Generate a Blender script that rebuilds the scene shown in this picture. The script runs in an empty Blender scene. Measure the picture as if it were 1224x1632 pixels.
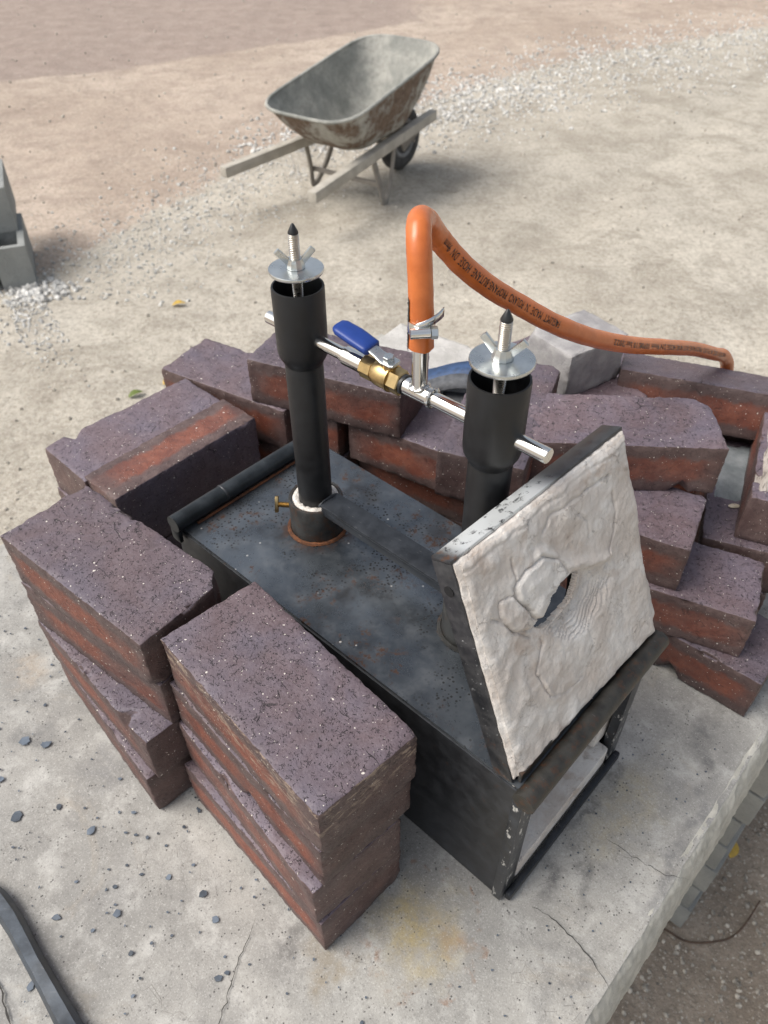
import bpy, bmesh, math, random
import numpy as np
from mathutils import Vector, Matrix, noise
R = math.radians
sc = bpy.context.scene
C = sc.collection
Z0 = 0.85                       # height of the slab top above the yard

# ------------------------------------------------------------------ camera
cam = bpy.data.cameras.new('camera'); camo = bpy.data.objects.new('camera', cam); C.objects.link(camo)
cam.sensor_fit = 'AUTO'; cam.sensor_width = 36.0; cam.lens = 27.04
cam.clip_start = 0.02; cam.clip_end = 400
camo.location = (0, 0, 0.745 + Z0)
camo.rotation_euler = (R(90 - 42.71), 0, 0)
camo.rotation_euler = (Matrix.Rotation(R(90 - 42.71), 3, 'X') @ Matrix.Rotation(R(-0.31), 3, 'Z')).to_euler()
cam.dof.use_dof = True; cam.dof.focus_distance = 0.60; cam.dof.aperture_fstop = 12.0
sc.camera = camo
# ------------------------------------------------------------------ sky, sun, exposure
SUN_DIR = Vector((-0.62, -0.12, 0.86)).normalized()      # towards the sun, behind thin cloud
w = bpy.data.worlds.new('World'); sc.world = w; w.use_nodes = True
nt = w.node_tree; bg = nt.nodes['Background']
sky = nt.nodes.new('ShaderNodeTexSky'); sky.sky_type = 'NISHITA'; sky.sun_disc = False
sky.sun_elevation = math.asin(SUN_DIR.z); sky.sun_rotation = math.atan2(SUN_DIR.x, SUN_DIR.y)
sky.dust_density = 4.0; sky.air_density = 1.2
bw = nt.nodes.new('ShaderNodeRGBToBW'); mx = nt.nodes.new('ShaderNodeMix'); mx.data_type = 'RGBA'
nt.links.new(sky.outputs[0], bw.inputs[0]); mx.inputs['Factor'].default_value = 0.62
nt.links.new(sky.outputs[0], mx.inputs['A']); nt.links.new(bw.outputs[0], mx.inputs['B'])
nt.links.new(mx.outputs['Result'], bg.inputs['Color']); bg.inputs['Strength'].default_value = 0.12
sl = bpy.data.lights.new('sun', 'SUN'); sl.energy = 1.5; sl.angle = R(38); sl.color = (1.0, 0.95, 0.88)
so = bpy.data.objects.new('sun', sl); C.objects.link(so); so.rotation_euler = SUN_DIR.to_track_quat('Z', 'Y').to_euler()
so.location = (-3, -1, 5)
sc.view_settings.view_transform = 'Standard'; sc.view_settings.look = 'None'
sc.view_settings.exposure = 0.75; sc.view_settings.gamma = 1.0
sc.render.engine = 'CYCLES'; sc.cycles.max_bounces = 8; sc.cycles.use_denoising = True

# ------------------------------------------------------------------ object helpers
def tag(o, label=None, cat=None, group=None, kind=None):
    if label: o['label'] = label
    if cat: o['category'] = cat
    if group: o['group'] = group
    if kind: o['kind'] = kind
    return o
def empty(name, loc, rz=0.0):
    o = bpy.data.objects.new(name, None); C.objects.link(o); o.empty_display_size = 0.05
    o.location = loc; o.rotation_euler = (0, 0, rz); return o
class MB:
    def __init__(s): s.v = []; s.f = []
    def add(s, vs, fs):
        n = len(s.v); s.v += [tuple(v) for v in vs]; s.f += [tuple(i + n for i in f) for f in fs]; return s
    def box(s, x0, x1, y0, y1, z0, z1, bev=0.0, M=None):
        bm = bmesh.new(); bmesh.ops.create_cube(bm, size=1)
        for v in bm.verts:
            v.co = Vector(((x0 + x1) / 2 + v.co.x * (x1 - x0), (y0 + y1) / 2 + v.co.y * (y1 - y0), (z0 + z1) / 2 + v.co.z * (z1 - z0)))
        if bev > 0: bmesh.ops.bevel(bm, geom=bm.edges[:], offset=bev, segments=2, affect='EDGES', profile=0.6)
        if M is not None: bm.transform(M)
        bm.verts.index_update()
        s.add([v.co[:] for v in bm.verts], [[v.index for v in f.verts] for f in bm.faces]); bm.free(); return s
    def lathe(s, prof, seg=24, M=None, cap=True):
        n = len(s.v); M = M or Matrix()
        for (r, z) in prof:
            for k in range(seg):
                a = 2 * math.pi * k / seg; s.v.append(tuple(M @ Vector((r * math.cos(a), r * math.sin(a), z))))
        for i in range(len(prof) - 1):
            for k in range(seg):
                k2 = (k + 1) % seg; s.f.append((n + i * seg + k, n + i * seg + k2, n + (i + 1) * seg + k2, n + (i + 1) * seg + k))
        if cap:
            s.f.append(tuple(n + k for k in reversed(range(seg)))); m = n + (len(prof) - 1) * seg; s.f.append(tuple(m + k for k in range(seg)))
        return s
    def tube(s, pts, rad, seg=12, cap=True, sx=1.0):
        n = len(s.v); pts = [Vector(p) for p in pts]; N = len(pts)
        fr = frames(pts)
        for i, p in enumerate(pts):
            r = rad[i] if isinstance(rad, (list, tuple)) else rad
            t, u, v = fr[i]
            for k in range(seg):
                a = 2 * math.pi * k / seg; s.v.append(tuple(p + u * (r * sx * math.cos(a)) + v * (r * math.sin(a))))
        for i in range(N - 1):
            for k in range(seg):
                k2 = (k + 1) % seg; s.f.append((n + i * seg + k, n + i * seg + k2, n + (i + 1) * seg + k2, n + (i + 1) * seg + k))
        if cap:
            s.f.append(tuple(n + k for k in reversed(range(seg)))); m = n + (N - 1) * seg; s.f.append(tuple(m + k for k in range(seg)))
        return s
    def build(s, name, mat, parent=None, smooth=0.6, loc=None, rot=None):
        me = bpy.data.meshes.new(name); me.from_pydata(s.v, [], s.f); me.update()
        return link(name, me, mat, parent, smooth, loc, rot)
def link(name, me, mat, parent=None, smooth=0.6, loc=None, rot=None):
    o = bpy.data.objects.new(name, me); C.objects.link(o)
    if mat and not me.materials: me.materials.append(mat)
    if smooth:
        me.polygons.foreach_set('use_smooth', [True] * len(me.polygons))
        try: me.set_sharp_from_angle(angle=smooth)
        except Exception: pass
    if parent: o.parent = parent
    if loc: o.location = loc
    if rot: o.rotation_euler = rot
    return o
def frames(pts):
    N = len(pts); out = []; prev = None
    for i in range(N):
        t = (pts[min(i + 1, N - 1)] - pts[max(i - 1, 0)]).normalized()
        if prev is None:
            u = t.cross(Vector((0, 0, 1)));
            if u.length < 1e-3: u = t.cross(Vector((0, 1, 0)))
            u.normalize()
        else: u = (prev - t * prev.dot(t)).normalized()
        prev = u; out.append((t, u, t.cross(u).normalized()))
    return out
def spline(pts, n):                      # Catmull-Rom through the points
    P = [Vector(p) for p in pts]; P = [2 * P[0] - P[1]] + P + [2 * P[-1] - P[-2]]; out = []
    for i in range(1, len(P) - 2):
        for k in range(n):
            t = k / n; a, b, c, d = P[i - 1], P[i], P[i + 1], P[i + 2]
            out.append(0.5 * ((2 * b) + (c - a) * t + (2 * a - 5 * b + 4 * c - d) * t * t + (3 * b - a - 3 * c + d) * t ** 3))
    out.append(P[-2]); return out
def along(p0, p1):                       # matrix taking +Z at the origin onto p0 -> p1
    p0, p1 = Vector(p0), Vector(p1)
    return Matrix.Translation(p0) @ (p1 - p0).to_track_quat('Z', 'Y').to_matrix().to_4x4()
def fbm(p, s, o=4): return noise.fractal(Vector(p) * s, 1.0, 2.0, o)

# ------------------------------------------------------------------ material helpers
class NT:
    def __init__(s, name):
        s.m = bpy.data.materials.new(name); s.m.use_nodes = True; s.t = s.m.node_tree
        s.b = s.t.nodes['Principled BSDF']; s.tc = s.t.nodes.new('ShaderNodeTexCoord')
    def n(s, typ, **kw):
        x = s.t.nodes.new('ShaderNode' + typ)
        for k, v in kw.items(): setattr(x, k, v)
        return x
    def l(s, a, b): s.t.links.new(a, b)
    def setin(s, node, key, val):
        if hasattr(val, 'is_linked') or hasattr(val, 'links'): s.l(val, node.inputs[key])
        else: node.inputs[key].default_value = val
    def noise(s, vec, scale, detail=4, rough=0.55, dist=0.0):
        x = s.n('TexNoise'); s.setin(x, 'Vector', vec); x.inputs['Scale'].default_value = scale
        x.inputs['Detail'].default_value = detail; x.inputs['Roughness'].default_value = rough; x.inputs['Distortion'].default_value = dist
        return x.outputs['Fac']
    def voro(s, vec, scale, feature='F1', out='Distance', rand=1.0):
        x = s.n('TexVoronoi', feature=feature); s.setin(x, 'Vector', vec); x.inputs['Scale'].default_value = scale
        x.inputs['Randomness'].default_value = rand; return x.outputs[out]
    def ramp(s, fac, a, b, lo=0.0, hi=1.0):     # smooth map a..b -> lo..hi
        x = s.n('MapRange', interpolation_type='SMOOTHSTEP'); s.setin(x, 'Value', fac)
        x.inputs['From Min'].default_value = a; x.inputs['From Max'].default_value = b
        x.inputs['To Min'].default_value = lo; x.inputs['To Max'].default_value = hi; return x.outputs[0]
    def math(s, op, a, b=0.0, c=None):
        x = s.n('Math', operation=op); s.setin(x, 0, a); s.setin(x, 1, b)
        if c is not None: s.setin(x, 2, c)
        return x.outputs[0]
    def mix(s, fac, a, b, blend='MIX'):
        x = s.n('Mix', data_type='RGBA', blend_type=blend); s.setin(x, 'Factor', fac)
        for k, v in (('A', a), ('B', b)):
            if isinstance(v, tuple): x.inputs[k].default_value = (*v, 1.0) if len(v) == 3 else v
            else: s.l(v, x.inputs[k])
        return x.outputs['Result']
    def scalevec(s, vec, sc_):
        x = s.n('Mapping'); s.l(vec, x.inputs['Vector']); x.inputs['Scale'].default_value = sc_; return x.outputs[0]
    def bump(s, h, strength=0.3, dist=0.001, prev=None):
        x = s.n('Bump'); s.l(h, x.inputs['Height']); x.inputs['Strength'].default_value = strength; x.inputs['Distance'].default_value = dist
        if prev is not None: s.l(prev, x.inputs['Normal'])
        return x.outputs[0]
    def out(s, col=None, rough=0.6, metal=0.0, normal=None, spec=0.5, coat=0.0):
        if col is not None:
            if isinstance(col, tuple): s.b.inputs['Base Color'].default_value = (*col, 1)
            else: s.l(col, s.b.inputs['Base Color'])
        s.setin(s.b, 'Roughness', rough); s.setin(s.b, 'Metallic', metal); s.b.inputs['Specular IOR Level'].default_value = spec
        s.b.inputs['Coat Weight'].default_value = coat
        if normal is not None: s.l(normal, s.b.inputs['Normal'])
        return s.m
def blob(N, vec, cx, cy, rx, ry, ang=0.0, soft=(1.0, 0.15)):   # an elliptical patch with a soft rim
    m = N.n('Mapping', vector_type='TEXTURE'); N.l(vec, m.inputs['Vector'])
    m.inputs['Location'].default_value = (cx, cy, 0); m.inputs['Rotation'].default_value = (0, 0, ang); m.inputs['Scale'].default_value = (rx, ry, 1000)
    ln = N.n('VectorMath', operation='LENGTH'); N.l(m.outputs[0], ln.inputs[0])
    return N.ramp(ln.outputs['Value'], soft[0], soft[1])

def mat_brick(name='fired_clay_brick', scuff=0.0, hot=0.0):
    N = NT(name); o = N.tc.outputs['Object']; oi = N.n('ObjectInfo')
    sv = N.n('VectorMath', operation='MULTIPLY_ADD'); N.l(o, sv.inputs[0]); sv.inputs[1].default_value = (1, 1, 1)
    cmb = N.n('CombineXYZ')
    for i in range(3): N.l(N.math('MULTIPLY', oi.outputs['Random'], 7.0 + 5 * i), cmb.inputs[i])
    N.l(cmb.outputs[0], sv.inputs[2]); v = sv.outputs[0]
    sep = N.n('SeparateXYZ'); N.l(o, sep.inputs[0]); nsep = N.n('SeparateXYZ'); N.l(N.tc.outputs['Normal'], nsep.inputs[0])
    side = N.ramp(N.math('ABSOLUTE', nsep.outputs[2]), 0.80, 0.50)
    big = N.noise(v, 12, 4, 0.6, 0.5); mid = N.noise(v, 55, 5, 0.7); fine = N.noise(v, 420, 3, 0.75)
    top = N.mix(N.ramp(big, 0.33, 0.66), (0.133, 0.092, 0.100), (0.122, 0.101, 0.128))
    top = N.mix(N.ramp(mid, 0.42, 0.78, 0, 0.55), top, (0.182, 0.143, 0.158))
    top = N.mix(N.ramp(mid, 0.50, 0.25, 0, 0.5), top, (0.080, 0.058, 0.060))
    top = N.mix(N.ramp(fine, 0.45, 0.85, 0, 0.55), top, (0.215, 0.182, 0.205))
    top = N.mix(N.ramp(fine, 0.50, 0.20, 0, 0.5), top, (0.055, 0.042, 0.043))
    zz = N.math('ABSOLUTE', N.math('DIVIDE', sep.outputs[2], 0.031)); xx = N.math('ABSOLUTE', N.math('DIVIDE', sep.outputs[0], 0.102))
    band = N.math('ADD', zz, N.math('MULTIPLY', N.math('SUBTRACT', mid, 0.5), 0.9))
    band = N.ramp(band, 0.66, 0.30); endf = N.ramp(N.math('ADD', xx, N.math('MULTIPLY', N.math('SUBTRACT', big, 0.5), 0.7)), 0.98, 0.66, 0.10, 1.0)
    heart = N.math('MULTIPLY', N.math('MULTIPLY', band, endf), N.ramp(N.noise(v, 9, 3), 0.34, 0.60, 0.30, 1.0))
    if hot: heart = N.math('MULTIPLY', N.math('MULTIPLY', N.ramp(band, 0.0, 1.0), N.math('MAXIMUM', endf, 0.2)), N.math('MULTIPLY', N.ramp(N.noise(v, 11, 4), 0.30, 0.60, 0.45, 1.0), N.ramp(fine, 0.25, 0.6, 0.7, 1.0)))
    sidec = N.mix(N.ramp(mid, 0.3, 0.7), (0.070, 0.043, 0.041), (0.118, 0.080, 0.074))
    sidec = N.mix(N.ramp(fine, 0.50, 0.85, 0, 0.6), sidec, (0.17, 0.125, 0.11))
    sidec = N.mix(heart, sidec, N.mix(N.ramp(mid, 0.3, 0.75), (0.150, 0.046, 0.030), (0.250, 0.086, 0.052)))
    if scuff:
        stv = N.scalevec(v, (0.35, 0.35, 1.0)); sm = N.math('MULTIPLY', N.ramp(N.noise(stv, 170, 4, 0.7), 0.50, 0.62), N.ramp(N.math('DIVIDE', sep.outputs[2], 0.031), -0.45, 0.35))
        sidec = N.mix(N.math('MULTIPLY', sm, scuff), sidec, (0.33, 0.25, 0.19))
    col = N.mix(side, top, sidec)
    hsv = N.n('HueSaturation'); N.l(col, hsv.inputs['Color']); N.l(N.ramp(oi.outputs['Random'], 0, 1, 0.86, 1.14), hsv.inputs['Value']); col = hsv.outputs[0]
    # drag tears and pits left by extrusion: short, crooked, uneven
    wz = N.n('TexNoise'); N.l(v, wz.inputs['Vector']); wz.inputs['Scale'].default_value = 110; wz.inputs['Detail'].default_value = 3
    wa = N.n('VectorMath', operation='MULTIPLY_ADD'); N.l(wz.outputs['Color'], wa.inputs[0]); wa.inputs[1].default_value = (0.008, 0.008, 0.008); N.l(v, wa.inputs[2])
    st = N.scalevec(wa.outputs[0], (0.60, 1.15, 0.9))
    def tears(sc1, wd, mscale, lo, hi):
        return N.math('MULTIPLY', N.ramp(N.voro(st, sc1, 'DISTANCE_TO_EDGE'), wd, wd * 0.25), N.ramp(N.noise(v, mscale, 2, 0.6), lo, hi))
    fis = N.math('MAXIMUM', N.math('MULTIPLY', tears(330, 0.075, 230, 0.57, 0.63), 0.8), tears(170, 0.036, 130, 0.58, 0.64))
    fis = N.math('MAXIMUM', fis, N.math('MULTIPLY', tears(26, 0.014, 30, 0.60, 0.64), 0.9))
    pit = N.math('MULTIPLY', N.ramp(N.voro(wa.outputs[0], 620), 0.40, 0.25), N.ramp(N.noise(v, 240, 2), 0.56, 0.62))
    fis = N.math('MULTIPLY', N.math('MAXIMUM', fis, pit), N.ramp(side, 0, 1, 1.0, 0.45))
    col = N.mix(N.math('MULTIPLY', fis, 0.88), col, (0.018, 0.014, 0.015))
    # crumbs of lime of several sizes
    for sc_, thr, lo in ((170, 0.978, 0.20), (330, 0.972, 0.26), (700, 0.972, 0.32)):
        vc = N.n('TexVoronoi'); N.l(wa.outputs[0], vc.inputs['Vector']); vc.inputs['Scale'].default_value = sc_
        cs = N.n('SeparateXYZ'); N.l(vc.outputs['Color'], cs.inputs[0])
        col = N.mix(N.math('MULTIPLY', N.ramp(vc.outputs['Distance'], lo, lo * 0.7), N.math('GREATER_THAN', cs.outputs[0], thr)), col, (0.62, 0.57, 0.51))
    h = N.math('SUBTRACT', N.math('ADD', N.math('MULTIPLY', fine, 0.45), N.math('MULTIPLY', mid, 0.6)), N.math('MULTIPLY', fis, 1.0))
    return N.out(col, N.ramp(fine, 0.3, 0.8, 0.46, 0.70), 0, N.bump(h, 0.75, 0.0013), 0.45)
def mat_simple(name, col, rough=0.5, metal=0.0, var=0.25, scale=60, bump=0.0, spec=0.5, coat=0.0, dist=0.0005):
    N = NT(name); v = N.tc.outputs['Object']; n = N.noise(v, scale, 4, 0.6)
    c2 = tuple(min(1, c * (1 + var)) for c in col); c1 = tuple(c * (1 - var) for c in col)
    return N.out(N.mix(N.ramp(n, 0.3, 0.7), c1, c2), N.ramp(n, 0.2, 0.8, rough * 0.8, min(1, rough * 1.2)), metal, N.bump(n, bump, dist) if bump else None, spec, coat)
def mat_steel_plate():
    N = NT('mill_scale_steel'); v = N.tc.outputs['Object']
    big = N.noise(v, 9, 5, 0.6, 0.4); mid = N.noise(v, 45, 5, 0.65); fin = N.noise(v, 240, 3, 0.6)
    col = N.mix(N.ramp(big, 0.3, 0.7), (0.060, 0.070, 0.082), (0.150, 0.170, 0.190))
    col = N.mix(N.ramp(mid, 0.45, 0.75, 0, 0.5), col, (0.19, 0.20, 0.21))
    col = N.mix(N.ramp(N.noise(v, 16, 4, 0.65), 0.52, 0.72, 0, 0.7), col, (0.045, 0.040, 0.038))
    dots = N.math('MULTIPLY', N.ramp(N.voro(v, 260), 0.36, 0.22), N.ramp(N.noise(v, 22, 3), 0.46, 0.60))
    col = N.mix(N.math('MULTIPLY', dots, 0.85), col, (0.012, 0.011, 0.011))
    rust = N.math('MULTIPLY', N.ramp(N.noise(v, 110, 5, 0.75), 0.53, 0.64), N.ramp(N.noise(v, 15, 4), 0.46, 0.60))
    rust = N.math('MAXIMUM', rust, N.math('MULTIPLY', blob(N, v, 0.324, -0.0977, 0.047, 0.047, 0, (1.0, 0.55)), N.ramp(N.noise(v, 80, 5, 0.7), 0.42, 0.60)))
    col = N.mix(N.math('MULTIPLY', rust, 0.85), col, (0.085, 0.038, 0.020))
    vc = N.n('TexVoronoi'); N.l(v, vc.inputs['Vector']); vc.inputs['Scale'].default_value = 150
    cs = N.n('SeparateXYZ'); N.l(vc.outputs['Color'], cs.inputs[0])
    spk = N.math('MULTIPLY', N.ramp(vc.outputs['Distance'], 0.2, 0.13), N.math('GREATER_THAN', cs.outputs[1], 0.975))
    col = N.mix(spk, col, (0.6, 0.58, 0.54))
    ro = N.math('ADD', N.ramp(mid, 0.3, 0.75, 0.24, 0.42), N.math('MULTIPLY', N.math('MAXIMUM', rust, dots), 0.4))
    return N.out(col, ro, 0.70, N.bump(N.math('ADD', mid, N.math('MULTIPLY', fin, 0.4)), 0.25, 0.0006), 0.6)
def mat_dark_steel(name, base, rough, rustlo=0.62, metal=0.25, chips=0.0):
    N = NT(name); v = N.tc.outputs['Object']; mid = N.noise(v, 55, 5, 0.65)
    col = N.mix(N.ramp(mid, 0.3, 0.75), tuple(c * 0.7 for c in base), tuple(c * 1.7 for c in base))
    rust = N.math('MULTIPLY', N.ramp(N.noise(v, 120, 5, 0.7), rustlo - 0.08, rustlo + 0.06), N.ramp(N.noise(v, 18, 3), 0.42, 0.6))
    col = N.mix(N.math('MULTIPLY', rust, 0.8), col, (0.075, 0.038, 0.022))
    scr = N.ramp(N.noise(N.scalevec(v, (1, 8, 8)), 90, 3), 0.68, 0.76, 0, 0.5); col = N.mix(scr, col, (0.20, 0.20, 0.20))
    if chips: col = N.mix(N.ramp(N.noise(N.scalevec(v, (1, 1, 0.35)), 130, 5, 0.7), 0.66 - chips, 0.70 - chips), col, (0.52, 0.51, 0.48))
    return N.out(col, N.ramp(mid, 0.3, 0.8, rough * 0.8, rough * 1.3), metal, N.bump(mid, 0.25, 0.0006), 0.5)
def mat_concrete_slab():
    N = NT('stained_concrete'); v = N.tc.outputs['Object']          # object space = forge frame (x back, y towards the left stack)
    big = N.noise(v, 4.5, 6, 0.62, 0.5); mid = N.noise(v, 28, 5, 0.65, 0.3); fin = N.noise(v, 260, 4, 0.7)
    col = N.mix(N.ramp(big, 0.32, 0.68), (0.255, 0.248, 0.232), (0.420, 0.405, 0.372))
    col = N.mix(N.ramp(mid, 0.46, 0.70, 0, 0.7), col, (0.50, 0.49, 0.46))
    col = N.mix(N.ramp(N.noise(v, 75, 5, 0.7), 0.50, 0.72, 0, 0.45), col, (0.22, 0.21, 0.195))
    col = N.mix(N.ramp(fin, 0.58, 0.72, 0, 0.6), col, (0.13, 0.125, 0.12))
    col = N.mix(N.ramp(fin, 0.42, 0.28, 0, 0.5), col, (0.56, 0.55, 0.52))
    col = N.mix(N.ramp(N.noise(v, 13, 6, 0.7, 0.6), 0.50, 0.70, 0, 0.55), col, (0.215, 0.208, 0.198))
    col = N.mix(N.ramp(N.noise(v, 7, 5, 0.7, 1.0), 0.54, 0.70, 0, 0.5), col, (0.36, 0.31, 0.24))
    d = N.n('VectorMath', operation='MULTIPLY_ADD'); nz = N.n('TexNoise'); N.l(v, nz.inputs['Vector']); nz.inputs['Scale'].default_value = 26; nz.inputs['Detail'].default_value = 6
    N.l(nz.outputs['Color'], d.inputs[0]); d.inputs[1].default_value = (0.09, 0.09, 0); N.l(v, d.inputs[2])
    ad = N.n('VectorMath', operation='SUBTRACT'); N.l(d.outputs[0], ad.inputs[0]); ad.inputs[1].default_value = (0.045, 0.045, 0); wv = ad.outputs[0]
    patchy = N.noise(v, 85, 6, 0.75)
    def stain(c, cx, cy, rx, ry, ang, k):
        return N.mix(N.math('MULTIPLY', blob(N, wv, cx, cy, rx, ry, ang), N.math('MULTIPLY', N.ramp(mid, 0.30, 0.62, 0.40 * k, k), N.ramp(patchy, 0.36, 0.58, 0.35, 1.0))), col, c)
    SO = (0.075, 0.075, 0.078)
    for a in (((0.42, 0.33, 0.15), 0.035, 0.075, 0.060, 0.060, 0.3, 0.85), ((0.40, 0.34, 0.22), -0.045, -0.16, 0.04, 0.10, 0.0, 0.6), ((0.30, 0.18, 0.10), 0.002, 0.056, 0.030, 0.018, 0.5, 0.55),
              ((0.24, 0.19, 0.12), 0.075, 0.150, 0.025, 0.035, 0.4, 0.7), ((0.11, 0.105, 0.10), 0.110, 0.165, 0.030, 0.030, 0.2, 0.7),
              (SO, -0.030, -0.040, 0.014, 0.034, 0.2, 0.85), (SO, -0.052, -0.072, 0.015, 0.050, 0.5, 0.7), (SO, -0.020, -0.120, 0.009, 0.050, 0.1, 0.65), (SO, -0.022, -0.175, 0.010, 0.030, 0.0, 0.55),
              (SO, -0.074, -0.275, 0.022, 0.048, 0.2, 0.8), ((0.13, 0.13, 0.135), -0.103, -0.16, 0.016, 0.15, 0.0, 0.7), ((0.15, 0.145, 0.14), -0.085, 0.02, 0.028, 0.06, 0.0, 0.65),
              ((0.13, 0.13, 0.13), 0.46, 0.205, 0.045, 0.022, 0.7, 0.7), ((0.16, 0.16, 0.165), 0.37, 0.175, 0.05, 0.035, 0.6, 0.6), ((0.19, 0.185, 0.18), 0.27, 0.235, 0.06, 0.05, 1.0, 0.5), ((0.38, 0.30, 0.22), 0.56, 0.165, 0.05, 0.04, 0.3, 0.5)):
        col = stain(*a)
    ring = N.math('MULTIPLY', blob(N, wv, 0.035, 0.072, 0.068, 0.062, 0.3, (1.0, 0.93)), blob(N, wv, 0.035, 0.072, 0.068, 0.062, 0.3, (0.78, 0.90)))
    col = N.mix(N.math('MULTIPLY', ring, N.ramp(N.noise(v, 55, 5, 0.7), 0.48, 0.66, 0, 0.6)), col, (0.24, 0.12, 0.06))
    craz = N.math('MULTIPLY', N.ramp(N.voro(v, 75, 'DISTANCE_TO_EDGE'), 0.018, 0.004), N.math('MULTIPLY', N.ramp(N.noise(v, 9, 3), 0.48, 0.60), N.ramp(N.noise(v, 48, 3), 0.46, 0.58)))
    col = N.mix(N.math('MULTIPLY', craz, 0.30), col, (0.12, 0.10, 0.08))
    g2 = N.noise(v, 620, 3, 0.75); col = N.mix(N.ramp(g2, 0.54, 0.70, 0, 0.55), col, (0.15, 0.145, 0.138)); col = N.mix(N.ramp(g2, 0.44, 0.30, 0, 0.45), col, (0.62, 0.61, 0.58))
    pit = N.math('MULTIPLY', N.ramp(N.voro(v, 230), 0.22, 0.12), N.ramp(N.noise(v, 60, 2), 0.5, 0.58)); col = N.mix(N.math('MULTIPLY', pit, 0.8), col, (0.05, 0.048, 0.046))
    h = N.math('SUBTRACT', N.math('ADD', N.math('MULTIPLY', mid, 0.7), N.math('MULTIPLY', fin, 0.35)), N.math('MULTIPLY', N.math('MAXIMUM', pit, craz), 0.6))
    return N.out(col, N.ramp(mid, 0.3, 0.7, 0.72, 0.9), 0, N.bump(h, 0.5, 0.0015), 0.35)
def mat_concrete(name, a, b, scale=1.0, streak=False):
    N = NT(name); v = N.tc.outputs['Object']; big = N.noise(v, 12 * scale, 5, 0.6); fin = N.noise(v, 190 * scale, 4, 0.7)
    col = N.mix(N.ramp(big, 0.3, 0.7), a, b); col = N.mix(N.ramp(fin, 0.55, 0.75, 0, 0.6), col, tuple(c * 0.45 for c in a))
    if streak: col = N.mix(N.ramp(N.noise(N.scalevec(v, (1, 5, 1)), 60, 3), 0.5, 0.62, 0, 0.7), col, tuple(c * 0.4 for c in a))
    return N.out(col, 0.85, 0, N.bump(N.math('ADD', big, fin), 0.8, 0.004 / scale), 0.3)
def mat_liner(name='ceramic_fibre_liner'):
    N = NT(name); v = N.tc.outputs['Object']; big = N.noise(v, 22, 5, 0.6, 0.3); fin = N.noise(v, 330, 4, 0.65)
    col = N.mix(N.ramp(big, 0.35, 0.7), (0.54, 0.485, 0.435), (0.70, 0.675, 0.64))
    col = N.mix(N.ramp(N.noise(v, 30, 5, 0.65, 0.5), 0.52, 0.72, 0, 0.7), col, (0.44, 0.35, 0.285))
    col = N.mix(N.ramp(N.noise(v, 60, 4, 0.65), 0.62, 0.74, 0, 0.65), col, (0.24, 0.215, 0.195))
    nz = N.n('TexNoise'); N.l(v, nz.inputs['Vector']); nz.inputs['Scale'].default_value = 70; nz.inputs['Detail'].default_value = 4
    wq = N.n('VectorMath', operation='MULTIPLY_ADD'); N.l(nz.outputs['Color'], wq.inputs[0]); wq.inputs[1].default_value = (0.03, 0.03, 0.03); N.l(v, wq.inputs[2]); wv_ = wq.outputs[0]
    cr = N.math('MULTIPLY', N.ramp(N.voro(N.scalevec(wv_, (1, 1.6, 1)), 95, 'DISTANCE_TO_EDGE'), 0.035, 0.008), N.ramp(N.noise(v, 55, 3), 0.56, 0.64))
    col = N.mix(N.math('MULTIPLY', cr, 0.4), col, (0.22, 0.185, 0.16))
    md = N.noise(v, 110, 4, 0.65)
    return N.out(col, 0.9, 0, N.bump(N.math('SUBTRACT', N.math('ADD', N.math('MULTIPLY', md, 0.8), fin), cr), 0.6, 0.0014), 0.25)
def mat_door_steel():
    N = NT('door_steel_with_white_residue'); v = N.tc.outputs['Object']; s = N.n('SeparateXYZ'); N.l(v, s.inputs[0])
    mid = N.noise(v, 70, 5, 0.65)
    col = N.mix(N.ramp(mid, 0.3, 0.75), (0.028, 0.030, 0.034), (0.085, 0.085, 0.088))
    white = N.math('MULTIPLY', N.math('MULTIPLY', N.ramp(s.outputs[0], 0.002, 0.02), N.ramp(s.outputs[0], 0.125, 0.095)), N.ramp(s.outputs[1], 0.190, 0.200))
    white = N.math('MULTIPLY', white, N.ramp(N.noise(v, 120, 5, 0.7), 0.36, 0.46))
    spl = N.math('MULTIPLY', N.ramp(N.noise(v, 190, 5, 0.7), 0.62, 0.68), N.ramp(s.outputs[1], 0.19, 0.12))
    col = N.mix(N.math('MAXIMUM', white, spl), col, (0.60, 0.62, 0.62))
    rust = N.math('MULTIPLY', N.ramp(N.noise(v, 100, 5, 0.7), 0.54, 0.68), N.math('MAXIMUM', N.math('MULTIPLY', N.ramp(s.outputs[0], 0.012, 0.004), N.ramp(s.outputs[1], 0.185, 0.20)), N.ramp(s.outputs[1], 0.07, 0.02)))
    col = N.mix(N.math('MULTIPLY', rust, 0.85), col, (0.12, 0.05, 0.02))
    return N.out(col, N.ramp(mid, 0.3, 0.8, 0.28, 0.5), 0.4, N.bump(mid, 0.25, 0.0006), 0.55)
def mat_hose():
    N = NT('orange_rubber_hose'); v = N.tc.outputs['Object']; n = N.noise(v, 60, 4)
    col = N.mix(N.ramp(n, 0.3, 0.7), (0.50, 0.125, 0.028), (0.60, 0.165, 0.042))
    wv = N.n('TexWave', wave_type='BANDS', bands_direction='DIAGONAL'); N.l(v, wv.inputs['Vector']); wv.inputs['Scale'].default_value = 300
    return N.out(col, 0.27, 0, N.bump(N.math('ADD', wv.outputs['Fac'], n), 0.12, 0.0004), 0.55)
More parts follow.
